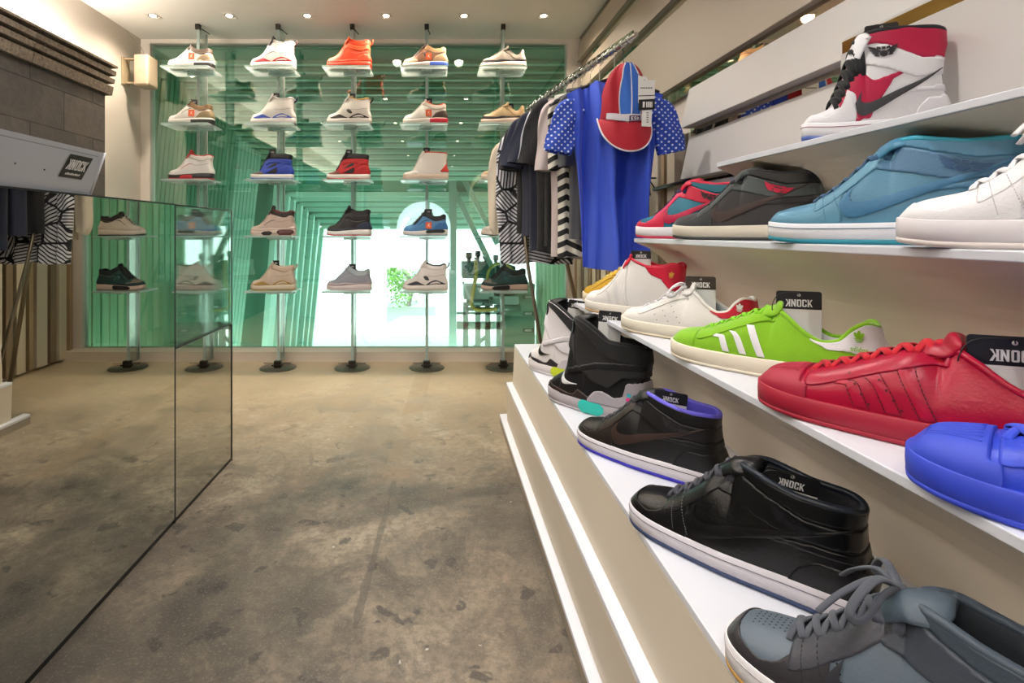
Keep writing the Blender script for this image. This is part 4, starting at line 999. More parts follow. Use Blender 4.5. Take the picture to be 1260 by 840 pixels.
# post and struts
STEEL = M('9FBDB8', .4, .6)
st = empty('steel_post', (.130, 4.9, -.62), 0, 'tall pale steel post with two sloping struts beyond the glass wall', 'post')
mb = MB(); mb.box(-.035, .035, -.035, .035, 0, 2.16); mb.build('post', STEEL, st)
mb = MB(); mb.box(-.02, .02, -.02, .02, 2.16, 2.2); mb.build('post_cap', M('4A6A60', .5), st)
for a, c_ in (((568, 215), (612, 300)), ((562, 240), (606, 330))):
    A = Vector(px3(*a, 4.9))-Vector(st.location); B = Vector(px3(*c_, 4.9))-Vector(st.location)
    mb = MB(); mb.beam(A+(A-B)*.15, B, .05, .04, (0, 1, 0)); mb.build('strut', STEEL, st)
# equipment frame with motor and yellow hose
fr = empty('steel_bench', (.55, 5.05, -.62), 0, 'grey steel bench frame carrying a motor beyond the glass wall', 'bench')
GS = M('A7B3AE', .5, .3)
def P3(px, py, Y=5.05): return Vector(px3(px, py, Y))-Vector((.55, 5.05, -.62))
mb = MB(); mb.beam(P3(562, 400), P3(622, 400), .05, .07); mb.beam(P3(562, 385), P3(622, 385), .05, .02); mb.build('rail', GS, fr)
for x in (573, 588, 600, 614): mb = MB(); mb.beam(P3(x, 372), P3(x, 470), .05, .05, (0, 1, 0)); mb.build('leg', GS, fr)
mb = MB(); mb.beam(P3(582, 428), P3(600, 412), .03, .02, (0, 1, 0)); mb.build('brace', GS, fr)
mo = empty('motor_unit', (.48, 5.05, .05), 0, 'dark green motor with yellow hoses standing on the steel bench behind the glass', 'motor')
def Q3(px, py, Y=5.0): return Vector(px3(px, py, Y))-Vector((.48, 5.05, .05))
DG = M('3E5E5C', .5, .2); DG2 = M('22403F', .5, .2)
def pxbox(mb, a, b_, Y0, Y1):
    A = Q3(*a, (Y0+Y1)/2); B = Q3(*b_, (Y0+Y1)/2); mb.box(min(A.x, B.x), max(A.x, B.x), Y0-5.05, Y1-5.05, min(A.z, B.z), max(A.z, B.z))
mb = MB(); pxbox(mb, (568, 322), (604, 341), 4.9, 5.2); mb.build('cylinder_block', DG, mo, bevel=.01)
mb = MB(); pxbox(mb, (596, 326), (632, 360), 4.95, 5.25); mb.build('gearbox', DG2, mo, bevel=.015)
mb = MB(); pxbox(mb, (570, 350), (606, 366), 4.9, 5.2); pxbox(mb, (600, 362), (636, 372), 4.9, 5.2); mb.build('mounting_plate', M('8C9C98', .5, .3), mo, bevel=.005)
for (x, y, r) in ((577, 317, .03), (588, 315, .025), (598, 318, .03), (610, 320, .025), (622, 318, .03)):
    mb = MB(); c_ = Q3(x, y); mb.lathe([(.0001, .05), (r, .05), (r, 0), (r*.6, -.01), (r*.6, -.05), (r, -.05), (r, -.07)], tuple(c_), 12); mb.build('valve', DG2, mo)
mb = MB()
for (a, b_, r) in (((574, 372), (606, 372), .035), ((572, 380), (602, 380), .02), ((608, 380), (640, 378), .04)): mb.tube([Q3(*a), Q3(*b_)], r, 14)
mb.build('drum', M('7F918D', .4, .5), mo)
mb = MB(); mb.tube(catmull([*[Q3(x, y, 4.82) for x, y in ((585, 320), (586, 335), (583, 355), (580, 372), (585, 380), (598, 381), (612, 380))]], 8), .018, 10); mb.build('yellow_hose', M('A88E3C', .5), mo)
mb = MB(); mb.tube(catmull([*[Q3(x, y, 4.82) for x, y in ((601, 350), (600, 338), (605, 328), (615, 324), (626, 327), (632, 334))]], 8), .014, 10); mb.build('looped_hose', M('A59A4C', .5), mo)
mb = MB()
for k in range(26):
    x, y = R.uniform(568, 632), R.uniform(318, 384); c_ = Q3(x, y, 4.93); s_ = R.uniform(.006, .016); mb.lathe([(.0001, -s_), (s_, -s_*.6), (s_, s_*.6), (.0001, s_)], tuple(c_), 6, 'y')
mb.build('bolt', DG2, mo)
# storage boxes
zz = [-.28+.163*k for k in range(4)]
names = ['lowest', 'second from the bottom', 'third from the bottom', 'topmost']
for k in range(4):
    bx = empty('storage_box', (.80, 5.25, -.28+.165*k if k else -.28), 0, 'grey green shop box behind the glass, %s of its stack' % names[k], 'box', 'stack of shop boxes')
    mb = MB(); mb.box(-.15, .15, -.1, .12, .002, .162); mb.build('box_body', M('6F9684', .7), bx)
    mb = MB(); mb.box(-.153, .153, -.103, .123, .135, .165); mb.build('lid', M('668C7C', .7), bx)
    mb = MB(); mb.box(.03, .14, -.105, -.1035, .02, .06); lb = mb.build('dark_label', M('22403A', .6), bx)
    mb = MB(); knock_word(mb, .022, lambda a, c_, d: (.085+a, -.1055-d, .04+c_)); mb.build('shop_lettering', WORD, lb)
mb = MB(); mb.box(-.16, .18, -.12, .14, 0, .34)
o = mb.build('crate_plinth', M('4F7868', .7), loc=(.80, 5.25, -.62)); tag(o, 'green block under the stack of shop boxes behind the glass', 'plinth')
# clear dome seen above the bench
RD = .255
mb = MB(); mb.lathe([(RD, 0), (RD-.002, .02)]+[(RD*math.cos(a), RD*math.sin(a)) for a in np.linspace(.08, PI/2-.001, 14)], (0, 0, 0), 36)
dm = empty('clear_dome', tuple(px3(522, 286, 5.0)), 0, 'clear round topped dome hanging beyond the glass wall', 'dome')
o = mb.build('dome_shell', glassmix((.95, .99, .97), .06, .04), dm)
mb = MB(); mb.tube([((RD-.01)*math.cos(a), 0, (RD-.01)*math.sin(a)) for a in np.linspace(0, PI, 40)], .007, 8); mb.build('dome_rim', M('DDF3EC', .4), dm)
mb = MB(); mb.tube([(0, 0, RD-.01), (0, 0, rz_(5.0)+.02-dm.location.z)], .004, 6); mb.build('dome_cable', STEEL, dm)
lt = empty('added_light_trough', (-.5, 3.98, -.615), 0, 'made-up low trough housing the added fill light just beyond the glass wall', 'added_fixture')  # invented trough, added to give the passage fill light a housing
mb = MB(); mb.box(-1.3, 1.3, -.14, -.12, 0, .10); mb.box(-1.3, 1.3, .12, .14, 0, .10); mb.box(-1.3, 1.3, -.12, .12, 0, .02); mb.build('trough', GS, lt)

# ------------------------------------------------------------------ clear columns with shelves
ACR = glassmix((.96, .99, .98), .05, .05, (.85, 1, .97)); ACE = glassmix((.85, .97, .95), .10, .55, (.88, 1, .98)); ACS = glassmix((.92, .98, .97), .06, .30, (.95, 1, 1))
CHROME = M('C9C9C6', .18, 1.); DKM = M('3B3530', .35, .8)
cnames = ['left', 'second', 'middle', 'fourth', 'right']
for c_ in range(5):
    X = COLX[c_]
    r_ = empty('display_column', (X, 3.50, 0), 0, 'clear upright display column on a round metal base, %s of the five' % {'left': 'leftmost', 'second': 'second from the left', 'middle': 'middle one', 'fourth': 'fourth from the left', 'right': 'rightmost'}[cnames[c_]], 'display column', 'clear display columns')
    mb = MB(); mb.lathe([(.0001, 0), (.115, 0), (.118, .002), (.115, .005), (.0001, .006)], (0, -.06, 0), 40); mb.build('base_disc', M('6E655A', .3, .7), r_)
    mb = MB(); mb.box(-.008, .008, -.058, .058, .03, 2.25); mb.build('clear_post', ACR, r_)
    mb = MB(); mb.box(-.009, .009, -.062, -.058, .03, 2.25); mb.build('post_edge', ACE, r_)
    mb = MB(); mb.box(-.007, .007, .058, .066, .03, 2.25); mb.build('rear_post_edge', M('E9EDE8', .3), r_)
    mb = MB(); mb.box(-.022, .022, -.085, -.055, .004, .05); mb.box(-.035, .035, -.09, -.06, .018, .026); mb.tube([(-.09, -.08, .035), (.09, -.08, .035)], .002, 6); mb.build('foot_clamp', DKM, r_)
    mb = MB(); mb.box(-.014, .014, -.075, -.045, 2.235, CZ-.001); mb.tube([(0, -.06, 2.255), (.02, .07, 2.255)], .004, 6); mb.build('top_clamp', DKM, r_)
    for k in range(5):
        z = ROWZ[k]; mb = MB()
        e = empty('glass_shelf', (X, YW+.09, z), 0, 'clear glass shoe shelf, %s on the %s column' % (['topmost', 'second down', 'third down', 'fourth down', 'lowest'][k], cnames[c_]), 'shelf', 'clear shoe shelves')
        mb.box(-.165, .135, -.09, .12, -.006, .0045); mb.build('shelf_pane', ACS, e, bevel=.002)
        mb = MB(); mb.box(-.165, .135, -.0925, -.090, -.006, .0045); mb.box(-.1675, -.165, -.09, .12, -.006, .0045); mb.build('polished_edge', ACE, e)
        mb = MB(); mb.box(-.05, .125, .02, .05, -.022, -.0065); mb.box(-.035, .035, -.055, .015, -.016, -.0065); mb.build('bracket', ACE, e)
        mb = MB(); mb.lathe([(.0001, -.02), (.005, -.02), (.005, -.0065)], (-.012, -.045, 0), 8); mb.build('bracket_screw', CHROME, e)

# ------------------------------------------------------------------ mirrored counter on the left
MIR = glassmix((.72, .72, .68), .0); 
m = bpy.data.materials.new('mirror'); m.use_nodes = True; b = m.node_tree.nodes['Principled BSDF']; b.inputs['Metallic'].default_value = 1; b.inputs['Roughness'].default_value = .0; b.inputs['Base Color'].default_value = (.60, .61, .57, 1)
MIRROR = m
m = bpy.data.materials.new('bronze_mirror'); m.use_nodes = True; b = m.node_tree.nodes['Principled BSDF']; b.inputs['Metallic'].default_value = 1; b.inputs['Roughness'].default_value = .02; b.inputs['Base Color'].default_value = (.55, .50, .40, 1)
MIRB = m
EDGE = M('15181A', .4)
XM = -.815; ZM = .983; Y1, Y2 = 1.605, 2.045
mc = empty('mirrored_counter', (XM-.3, .4, 0), 0, 'long low counter clad in floor to top mirror with a black base line', 'counter')
lx = lambda x: x-(XM-.3); ly = lambda y: y-.4
mb = MB(); mb.box(lx(-1.42), lx(XM-.006), ly(-1.2), ly(Y1-.004), .012, ZM-.002); mb.build('cabinet_body', M('D8D4CC', .6), mc)
mb = MB(); mb.box(lx(XM-.006), lx(XM), ly(-1.2), ly(Y1), .014, ZM); mb.build('mirror_panel', MIRROR, mc)
mb = MB(); mb.box(lx(-1.40), lx(XM-.002), ly(-1.2), ly(Y1), 0, .014); mb.box(lx(XM-.0025), lx(XM+.001), ly(-1.2), ly(Y1), ZM-.001, ZM+.003); mb.box(lx(XM-.004), lx(XM+.001), ly(Y1), ly(Y1+.005), 0.0, ZM+.003); mb.build('black_edging', EDGE, mc)
gc = empty('glass_case', (XM-.3, 1.825, 0), 0, 'glass display case ending the mirrored counter, mirror below and clear glass above', 'display case')
gy = lambda y: y-1.825
CLR = glassmix((.90, .96, .94), .10)
ZL = .545; Xb = -1.42
mb = MB(); mb.box(lx(XM-.006), lx(XM), gy(Y1+.006), gy(Y2), .014, ZL-.008); mb.build('mirror_panel', MIRROR, gc)
mb = MB(); mb.box(lx(Xb), lx(XM-.0065), gy(Y1+.006), gy(Y2-.001), .014, ZL-.008); mb.build('case_base', M('A8A69E', .5), gc)
mb = MB(); mb.box(lx(XM-.005), lx(XM), gy(Y1+.006), gy(Y2), ZL-.007, ZM); mb.build('front_pane', CLR, gc)
mb = MB(); mb.box(lx(Xb), lx(XM-.0055), gy(Y2-.005), gy(Y2), ZL-.007, ZM); mb.build('end_pane', CLR, gc)
mb = MB(); mb.box(lx(Xb), lx(XM-.0055), gy(Y1+.006), gy(Y2-.0055), ZM-.006, ZM); mb.build('top_pane', CLR, gc)
mb = MB(); mb.box(lx(Xb), lx(XM-.0055), gy(Y1+.006), gy(Y2-.0055), ZL-.0078, ZL); mb.build('ledge', glassmix((.7, .78, .74), .25, .25, (.6, .6, .55)), gc)
mb = MB(); e_ = .0022
for z in (ZM, ZL-.006): mb.tube([(lx(XM+.001), gy(Y1+.006), z), (lx(XM+.001), gy(Y2), z), (lx(Xb), gy(Y2), z)] if z == ZM else [(lx(XM+.001), gy(Y1+.006), z), (lx(XM+.001), gy(Y2), z)], e_, 6)
mb.tube([(lx(XM+.001), gy(Y2), 0), (lx(XM+.001), gy(Y2), ZM)], e_, 6); mb.box(lx(-1.40), lx(XM-.002), gy(Y1), gy(Y2), 0, .012)
mb.build('black_edging', EDGE, gc)

# white board on the counter with the shop plate
bd = empty('white_counter_board', (-.83, .6, ZM+.003), 0, 'white leaning board on the mirrored counter with a black shop plate', 'board')
BW = M('C9CFDA', .35)
def bdp(x, y, z): return (x+.83, y-.6, z-ZM-.003)
x0, x1, z0, z1 = -.828, -.775, ZM+.003, 1.082
mb = MB(); mb.hexa([bdp(x0-.02, -1.0, z0), bdp(x0, -1.0, z0), bdp(x0, 1.232, z0), bdp(x0-.02, 1.232, z0)], [bdp(x1-.02, -1.0, z1), bdp(x1, -1.0, z1), bdp(x1, 1.205, z1), bdp(x1-.02, 1.205, z1)])
mb.build('board', BW, bd)
def onb(y, z, d=.001):
    t = (z-z0)/(z1-z0); return bdp(x0+(x1-x0)*t+d, y, z-d*.5)
mb = MB(); mb.add([onb(-1.0, z1-.009), onb(1.19, z1-.009), onb(1.19, z1-.0105), onb(-1.0, z1-.0105)], [(0, 1, 2, 3)]); mb.build('groove', M('8A90A0', .5), bd)
ya, yb = 1.105, 1.178; za, zb_ = 1.018, 1.066
mb = MB(); mb.add([onb(ya, za), onb(yb, za), onb(yb, zb_), onb(ya, zb_)], [(0, 1, 2, 3)]); pl = mb.build('shop_plate', BLACK, bd)
mb = MB(); knock_word(mb, .020, lambda a, c_, d: onb((ya+yb)/2+a*.92, 1.046+c_*1.05, .0016+d)); mb.build('shop_lettering', WORD, pl)
mb = MB()
for k in range(11):
    y = 1.119+.0042*k; hh = .003 if k % 3 else .0022; mb.add([onb(y, 1.0245, .0016), onb(y+.0030, 1.0245, .0016), onb(y+.0030, 1.0245+hh*1.5, .0016), onb(y, 1.0245+hh*1.5, .0016)], [(0, 1, 2, 3)])
mb.build('small_lettering', WORD, pl)
for y, z in ((.985, 1.030), (1.06, 1.027), (.9, 1.03)):
    mb = MB(); c0 = onb(y, z, .0012); mb.lathe([(.0001, .0015), (.0016, .001), (.0018, 0)], c0, 8, 'x'); mb.build('screw', DKM, bd)
mb = MB(); mb.tube([bdp(x0+.001, 1.233, z0), bdp(x1+.001, 1.206, z1)], .003, 6); mb.build('bright_edge', M('EEF1F6', .3), bd)

# ------------------------------------------------------------------ right wall: leaning panels with mirror strips
PAN = M('D0CCC9', .45, var=.02, vscale=1.5); PANW = M('B8AC9C', .5, var=.02, vscale=1.5)
YE = 2.07
def zr(r): return .9+XR*r
strips = [(.574, .611, 'a', -1.2, 2.6), (.381, .4136, 'b', -1.2, 2.07), (.19, .2085, 'c', -1.2, 2.07), (.94, .985, 'd', -1.2, 3.68), (1.16, 1.215, 'e', -1.2, 3.68), (1.355, 1.39, 'f', -1.2, 3.68)]
for i, (a, c_, n_, ya_, yb_) in enumerate(strips):
    mb = MB(); mb.box(XR+.012, XR+.0295, ya_, yb_, zr(a)-.012, zr(c_)+.01)
    o = mb.build('mirror_strip', MIRB); tag(o, 'mirror strip let into the right wall, %s' % ['between panels above the shirt sleeve', 'level with the shirt sleeve', 'just above the top shoe shelf', 'behind the clothes rail end', 'second below the ceiling', 'right under the ceiling'][i], 'mirror strip', 'mirror strips on the right wall')
order = [(1.39, CZ/XR-.9/XR, -1.2, 3.69), (1.215, 1.355, -1.2, 3.69), (.985, 1.16, -1.2, 3.69), (.611, .94, -1.2, 3.69), (.4136, .574, -1.2, YE), (.2085, .381, -1.2, YE), (.02, .19, -1.2, YE)]
lab = ['directly under the ceiling', 'high up near the ceiling', 'above the clothes rail', 'tall one behind the clothes rail', 'beside the shirt sleeve, upper one', 'beside the shirt sleeve, lower one', 'above the far end of the top shoe shelf']
for i, (a, c_, ya_, yb_) in enumerate(order):
    za_, zc_ = zr(a), min(zr(c_), CZ)-.001; lip = .030 if i >= 4 else .012
    mb = MB(); mb.hexa([(XR-lip, ya_, za_), (XR+.029, ya_, za_), (XR+.029, yb_, za_), (XR-lip, yb_, za_)], [(XR+.006, ya_, zc_), (XR+.029, ya_, zc_), (XR+.029, yb_, zc_), (XR+.006, yb_, zc_)])
    o = mb.build('wall_panel', PAN if i >= 4 else PANW, bevel=.002); tag(o, 'cream leaning panel on the right wall, %s' % lab[i], 'wall panel', 'leaning panels on the right wall')
# low slatted part of the wall towards the glass
k = 0; y = 2.12
SLATC = [M('D9CBB4', .7), M('B39A78', .7), M('E3D8C6', .7), M('8E7A62', .7)]
while y < 3.66:
    w_ = [.07, .035, .09, .05][k % 4]
    mb = MB(); mb.box(XR-.03, XR+.029, y, y+w_, .02, 1.30)
    o = mb.build('wall_slat', SLATC[k % 4]); tag(o, 'upright beige or brown slat of the wall beside the clothes rack', 'slat', 'upright wall slats')
    y += w_+.028; k += 1
mb = MB(); mb.box(XR+.018, XR+.0295, 2.1, 3.69, .02, 1.30); o = mb.build('wall_mirror', MIRROR); tag(o, 'mirror backing visible in the gaps between the upright slats', 'mirror')

# ------------------------------------------------------------------ tiered shoe display
WHT_S = M('DEE0E9', .38, var=.015, vscale=2); BEI = M('F0E2CC', .5, var=.03, vscale=1.5); BEI2 = M('D8CCBA', .5, var=.03, vscale=1.5)
td = empty('tiered_shoe_display', (.7, .6, 0), 0, 'long white stepped shoe display with sawtooth shelves along the right wall', 'display unit')
Y0 = -.9
def T(p): return (p[0]-.7, p[1]-.6, p[2])
TR = [(.285, .045, 2.44, .31), (.305, .218, 2.36, .332), (.34, .395, 2.34, .68), (.47, .653, 1.92, .81), (.60, .88, 1.60, .93), (.70, 1.074, 1.31, 1.018)]
for i, (x, z, ye, xb) in enumerate(TR):
    t = .012; bk = max(xb, x+.03)
    mb = MB(); mb.hexa([T((x, Y0, z-t)), T((bk+.01, Y0, z-t)), T((bk+.01, ye+.01, z-t)), T((x, ye, z-t))], [T((x, Y0, z)), T((bk+.01, Y0, z)), T((bk+.01, ye+.01, z)), T((x, ye, z))])
    mb.build('shelf' if i > 1 else 'low_step', WHT_S, td, bevel=.0015)
for i in range(len(TR)-1):
    x0, z0, y0, xb = TR[i]; x1, z1, y1, _ = TR[i+1]
    if i < 2: prof_ = [(x1, z1-.0125), (xb, z0)]
    else: prof_ = catmull([(x1+.004, z1-.0125), (x1+.070, z1-.042), (x1+.145, z1-.110), (xb, z0)], 5)
    yo = 0 if i < 2 else .10; n = len(prof_)
    rows = []
    for (x, z) in prof_:
        t = (z1-z)/(z1-z0); rows.append([T((x, Y0, z)), T((x, y1-.001+yo*t, z))])
    rows += [[T((x+.012, Y0, z-.001)), T((x+.012, y1-.001+yo*(z1-z)/(z1-z0), z-.001))] for (x, z) in prof_[::-1]]
    rows.append(rows[0])
    mb = MB(); mb.grid(np.array(rows), False)
    m_ = len(prof_)
    vs = [r[1] for r in rows[:-1]]; mb.add(vs, [(k, k+1, 2*m_-2-k, 2*m_-1-k) for k in range(m_-1)])
    for q in range(len(mb.sm)): mb.sm[q] = False
    mb.build('riser', BEI if i > 1 else BEI2, td)
mb = MB(); mb.box(.287-.7, .30-.7, Y0-.6, 2.44-.6, 0, .033); mb.build('kick_board', M('9A8F80', .6), td)
mb = MB(); mb.box(.70-.7, 1.015-.7, 1.0-.6, 1.9-.6, .0, .38); mb.build('carcass', BEI, td)
# panel above the top shelf
bp = empty('back_panel', (XR, .0, 1.06), 0, 'large cream panel standing behind the white and berry high-top', 'wall panel')
mb = MB(); mb.box(-.047, .012, Y0, 1.22, .014, .255); mb.build('lower_panel', PAN, bp)
mb = MB(); mb.box(-.044, .012, Y0, 1.22, .256, .284); mb.build('gold_mirror_band', M('8E7440', .12, 1.), bp)
mb = MB(); mb.box(-.040, .012, Y0, 1.22, .2845, .292); mb.build('top_bead', PAN, bp)

# ------------------------------------------------------------------ clothes rack
rk = empty('clothes_rack', (.58, 2.4, 0), 0, 'chrome clothes rack with a sloping leg and a rail of rings', 'clothes rack')
A = Vector((.49, 2.88, 1.575)); B = Vector((.672, 1.80, 1.575)); rd = (B-A).normalized()
o0 = Vector((.58, 2.4, 0))
mb = MB(); mb.tube([A-rd*.02-o0, B+rd*.02-o0], .009, 14); mb.build('rail', CHROME, rk)
mb = MB(); mb.beam(A-o0+Vector((0, 0, .012)), B-o0+Vector((0, 0, .012)), .006, .018); mb.build('top_fin', M('5A6A50', .2, .9), rk)
for k in range(24):
    p = A+(B-A)*(k+.5)/24-o0; mb = MB(); mb.lathe([(.009, -.004), (.0145, -.004), (.0145, .004), (.009, .004)], (0, 0, 0), 12, 'y'); 
    mb.build('rail_ring', CHROME, rk, loc=tuple(p), rot=(0, 0, math.atan2(-rd.x, rd.y)))
mb = MB(); mb.tube([Vector((.50, 2.93, 1.575))-o0, Vector((.72, 3.0, .80))-o0, Vector((.925, 3.1, 0.01))-o0], .012, 12); mb.build('leg', M('8C8272', .3, .9), rk)
mb = MB(); mb.tube([Vector((.50, 2.93, 1.575))-o0, Vector((.42, 2.72, 1.2))-o0, Vector((.45, 2.62, .72))-o0, Vector((.55, 2.5, .012))-o0], .009, 12); mb.build('leg', M('8C8272', .3, .9), rk)
mb = MB(); mb.tube([A-rd*.01-o0, Vector((.50, 2.93, 1.575))-o0], .010, 12); mb.build('rail_joint', CHROME, rk)

wb_ = empty('wall_hook_rail', (.955, 2.14, 1.092), 0, 'short black hook rail with a triangular bracket on the wall beside the blue t-shirt', 'hook rail')
mb = MB(); mb.tube([(0, -.16, .004), (0, .17, -.004)], .008, 10); mb.build('rail', BLACK, wb_)
mb = MB(); mb.tube([(-.045, .10, -.035), (-.03, .16, .045), (.0, .16, .0)], .0035, 8); mb.tube([(-.03, .16, .045), (.03, .16, .045)], .0035, 8); mb.build('bracket', BLACK, wb_)
# fabric patterns
def pat_dots(base, dot, scale=62, r=.26):
    m, nt, b, tc = nodemat(.85); v = tc.outputs['Object']
    sx = N(nt, 'SeparateXYZ'); nt.links.new(v, sx.inputs[0])
    a = mathn(nt, 'FRACT', mathn(nt, 'MULTIPLY', mathn(nt, 'ADD', sx.outputs[0], sx.outputs[2]), scale*.7)); c = mathn(nt, 'FRACT', mathn(nt, 'MULTIPLY', mathn(nt, 'SUBTRACT', sx.outputs[0], sx.outputs[2]), scale*.7))
    da = mathn(nt, 'POWER', mathn(nt, 'SUBTRACT', a, .5), 2.); dc = mathn(nt, 'POWER', mathn(nt, 'SUBTRACT', c, .5), 2.)
    f = mathn(nt, 'LESS_THAN', mathn(nt, 'SQRT', mathn(nt, 'ADD', da, dc)), r)
    nt.links.new(mixc(nt, f, srgb(base), srgb(dot)), b.inputs['Base Color']); return m
def pat_geo(base, ink, cells=9., lines=62.):
    m, nt, b, tc = nodemat(.85); v = tc.outputs['Object']
    mp = mapping(nt, v, scale=(1, .0, 1))
    vo = N(nt, 'TexVoronoi'); vo.inputs['Scale'].default_value = cells; nt.links.new(mp, vo.inputs['Vector'])
    ve = N(nt, 'TexVoronoi'); ve.feature = 'DISTANCE_TO_EDGE'; ve.inputs['Scale'].default_value = cells; nt.links.new(mp, ve.inputs['Vector'])
    cs = N(nt, 'SeparateColor'); nt.links.new(vo.outputs['Color'], cs.inputs[0])
    ang = mathn(nt, 'MULTIPLY', cs.outputs[0], 6.28)
    sx = N(nt, 'SeparateXYZ'); nt.links.new(v, sx.inputs[0])
    q = mathn(nt, 'ADD', mathn(nt, 'MULTIPLY', sx.outputs[0], mathn(nt, 'COSINE', ang)), mathn(nt, 'MULTIPLY', sx.outputs[2], mathn(nt, 'SINE', ang)))
    ln = mathn(nt, 'LESS_THAN', mathn(nt, 'FRACT', mathn(nt, 'MULTIPLY', q, lines)), .40)
    ed = mathn(nt, 'LESS_THAN', ve.outputs['Distance'], .05)
    f = mathn(nt, 'MAXIMUM', ln, ed)
    nt.links.new(mixc(nt, f, srgb(base), srgb(ink)), b.inputs['Base Color']); return m
def pat_stripe(base, ink, scale=22., tilt=.5):
    m, nt, b, tc = nodemat(.85); v = tc.outputs['Object']; sx = N(nt, 'SeparateXYZ'); nt.links.new(v, sx.inputs[0])
    q = mathn(nt, 'ADD', mathn(nt, 'MULTIPLY', mathn(nt, 'ABSOLUTE', mathn(nt, 'ADD', sx.outputs[0], .1)), tilt), sx.outputs[2])
    f = mathn(nt, 'LESS_THAN', mathn(nt, 'FRACT', mathn(nt, 'MULTIPLY', q, scale)), .5)
    nt.links.new(mixc(nt, f, srgb(base), srgb(ink)), b.inputs['Base Color']); return m
def pat_knit(base, hi):
    m, nt, b, tc = nodemat(.9); v = tc.outputs['Object']
    w = N(nt, 'TexWave'); w.inputs['Scale'].default_value = 45; w.inputs['Distortion'].default_value = 9; w.inputs['Detail'].default_value = 2; nt.links.new(v, w.inputs['Vector'])
    nt.links.new(mixc(nt, w.outputs['Fac'], srgb(base), srgb(hi)), b.inputs['Base Color']); bump(nt, b, w.outputs['Fac'], .6, .004); return m
def pat_lattice(base, hi):
    return pat_dots(base, hi, 80, .2)

def garment(label, X, Y, hw, h, mat, slmat=None, sl='short', ztop=1.50, rot=0., bottom=.92, folds=5, amp=.010, seed=0, name='hanging_shirt', cat='shirt', neck=.07, zneck=.05, slw=.085, slen=.24, sout=.075, extra=None, hoff=0., front=False, sh=0., slope=.16, dep=.05):
    r = empty(name, (X, Y, 1.575), rot, label, cat, 'garments on the rack' if not front else None)
    zt0 = ztop-1.575; nv, nu = 44, 120; P = np.zeros((nv+1, nu, 3)); rr = np.random.RandomState(seed); ph = rr.uniform(0, 6.28, 4)
    for i in range(nv+1):
        v = i/nv
        w = hw*(bottom+(1-bottom)*min(1, v*1.35)); w *= 1-.06*math.sin(PI*min(1, v*1.2)); w += sh*max(0, (v-.80)/.20)**1.5
        d = dep*(1-.0*v)*(1-(max(0, v-.8)/.2)**2*.75)
        for j in range(nu):
            a = 2*PI*j/nu; x = w*math.copysign(abs(math.cos(a))**.85, math.cos(a)); sg = math.sin(a)
            y = d*sg
            fo = amp*(1.2-.75*v)*(math.sin(x/hw*folds*PI*.5+ph[0]+v*.6)+.5*math.sin(x/hw*folds*1.1*PI+ph[1]-v*1.1)) + amp*.25*math.sin(v*9+x*14+ph[2])
            y += fo*(1 if sg < 0 else .6)*min(1, (1-abs(x)/w)*4+.2)
            top = zt0-slope*max(0, abs(x)-.03)**1.05
            nk = neck
            if abs(x) < nk: top -= (zneck if sg < 0 else zneck*.25)*(1-(x/nk)**2)
            bot = zt0-h+.006*math.sin(x*30+ph[3])
            P[i, j] = (x+hoff*(1-v), y, bot+(top-bot)*v)
    mb = MB(); mb.grid(P, True, True); body = mb.build('shirt_body', mat, r)
    slm = slmat or mat
    for sg in (-1, 1):
        sx0 = (hw+sh)*.93; zt_s = zt0-slope*max(0, hw+sh-.03)-.004
        if sl == 'short': path = [(sx0-.040, zt_s-.026), (sx0+.0, zt_s-.052), (sx0+sout*.6, zt_s-slen*.6), (sx0+sout, zt_s-slen)]; rad = [slw*.70, slw*.92, slw, slw*1.02]
        else: path = [(sx0-.035, zt_s-.035), (sx0+.01, zt_s-.07), (sx0+.03, zt_s-.25), (sx0+.03, zt_s-.45), (sx0+.015, zt_s-slen)]; rad = [slw*.5, slw*.75, slw*.72, slw*.6, slw*.5]
        C_ = catmull(path, 8); R_ = np.interp(np.linspace(0, 1, len(C_)), np.linspace(0, 1, len(rad)), rad)
        rows = []
        for q, c in enumerate(C_):
            tn = C_[min(q+1, len(C_)-1)]-C_[max(q-1, 0)]; tn /= np.linalg.norm(tn); nx, nz = tn[1], -tn[0]
            if nx > 0: nx, nz = -nx, -nz
            row = []
            for k in range(28):
                a = 2*PI*k/28; u = math.cos(a)*R_[q]*(1+.05*math.sin(q*.6+seed)); w_ = math.sin(a)*.030*(.6+.4*q/len(C_))+.006*math.sin(a*4+q*.3)
                row.append((sg*(c[0]+nx*u)+hoff*.2, w_-.002, c[1]+nz*u))
            rows.append(row)
        mb = MB(); mb.grid(np.array(rows), True, True); mb.build('sleeve', slm, r)
    mb = MB()
    pts = [(neck*1.02*math.cos(a), -.018*math.sin(a) if math.sin(a) > 0 else -.018*math.sin(a), zt0-(zneck if math.sin(a) > 0 else zneck*.25)*(1-math.cos(a)**2)-slope*max(0, abs(neck*math.cos(a))-.03)**1.05+.002) for a in np.linspace(0, 2*PI, 40, endpoint=False)]
    mb.tube(pts, .0055, 8, closed=True); mb.build('neckband', mat, r)
    return r
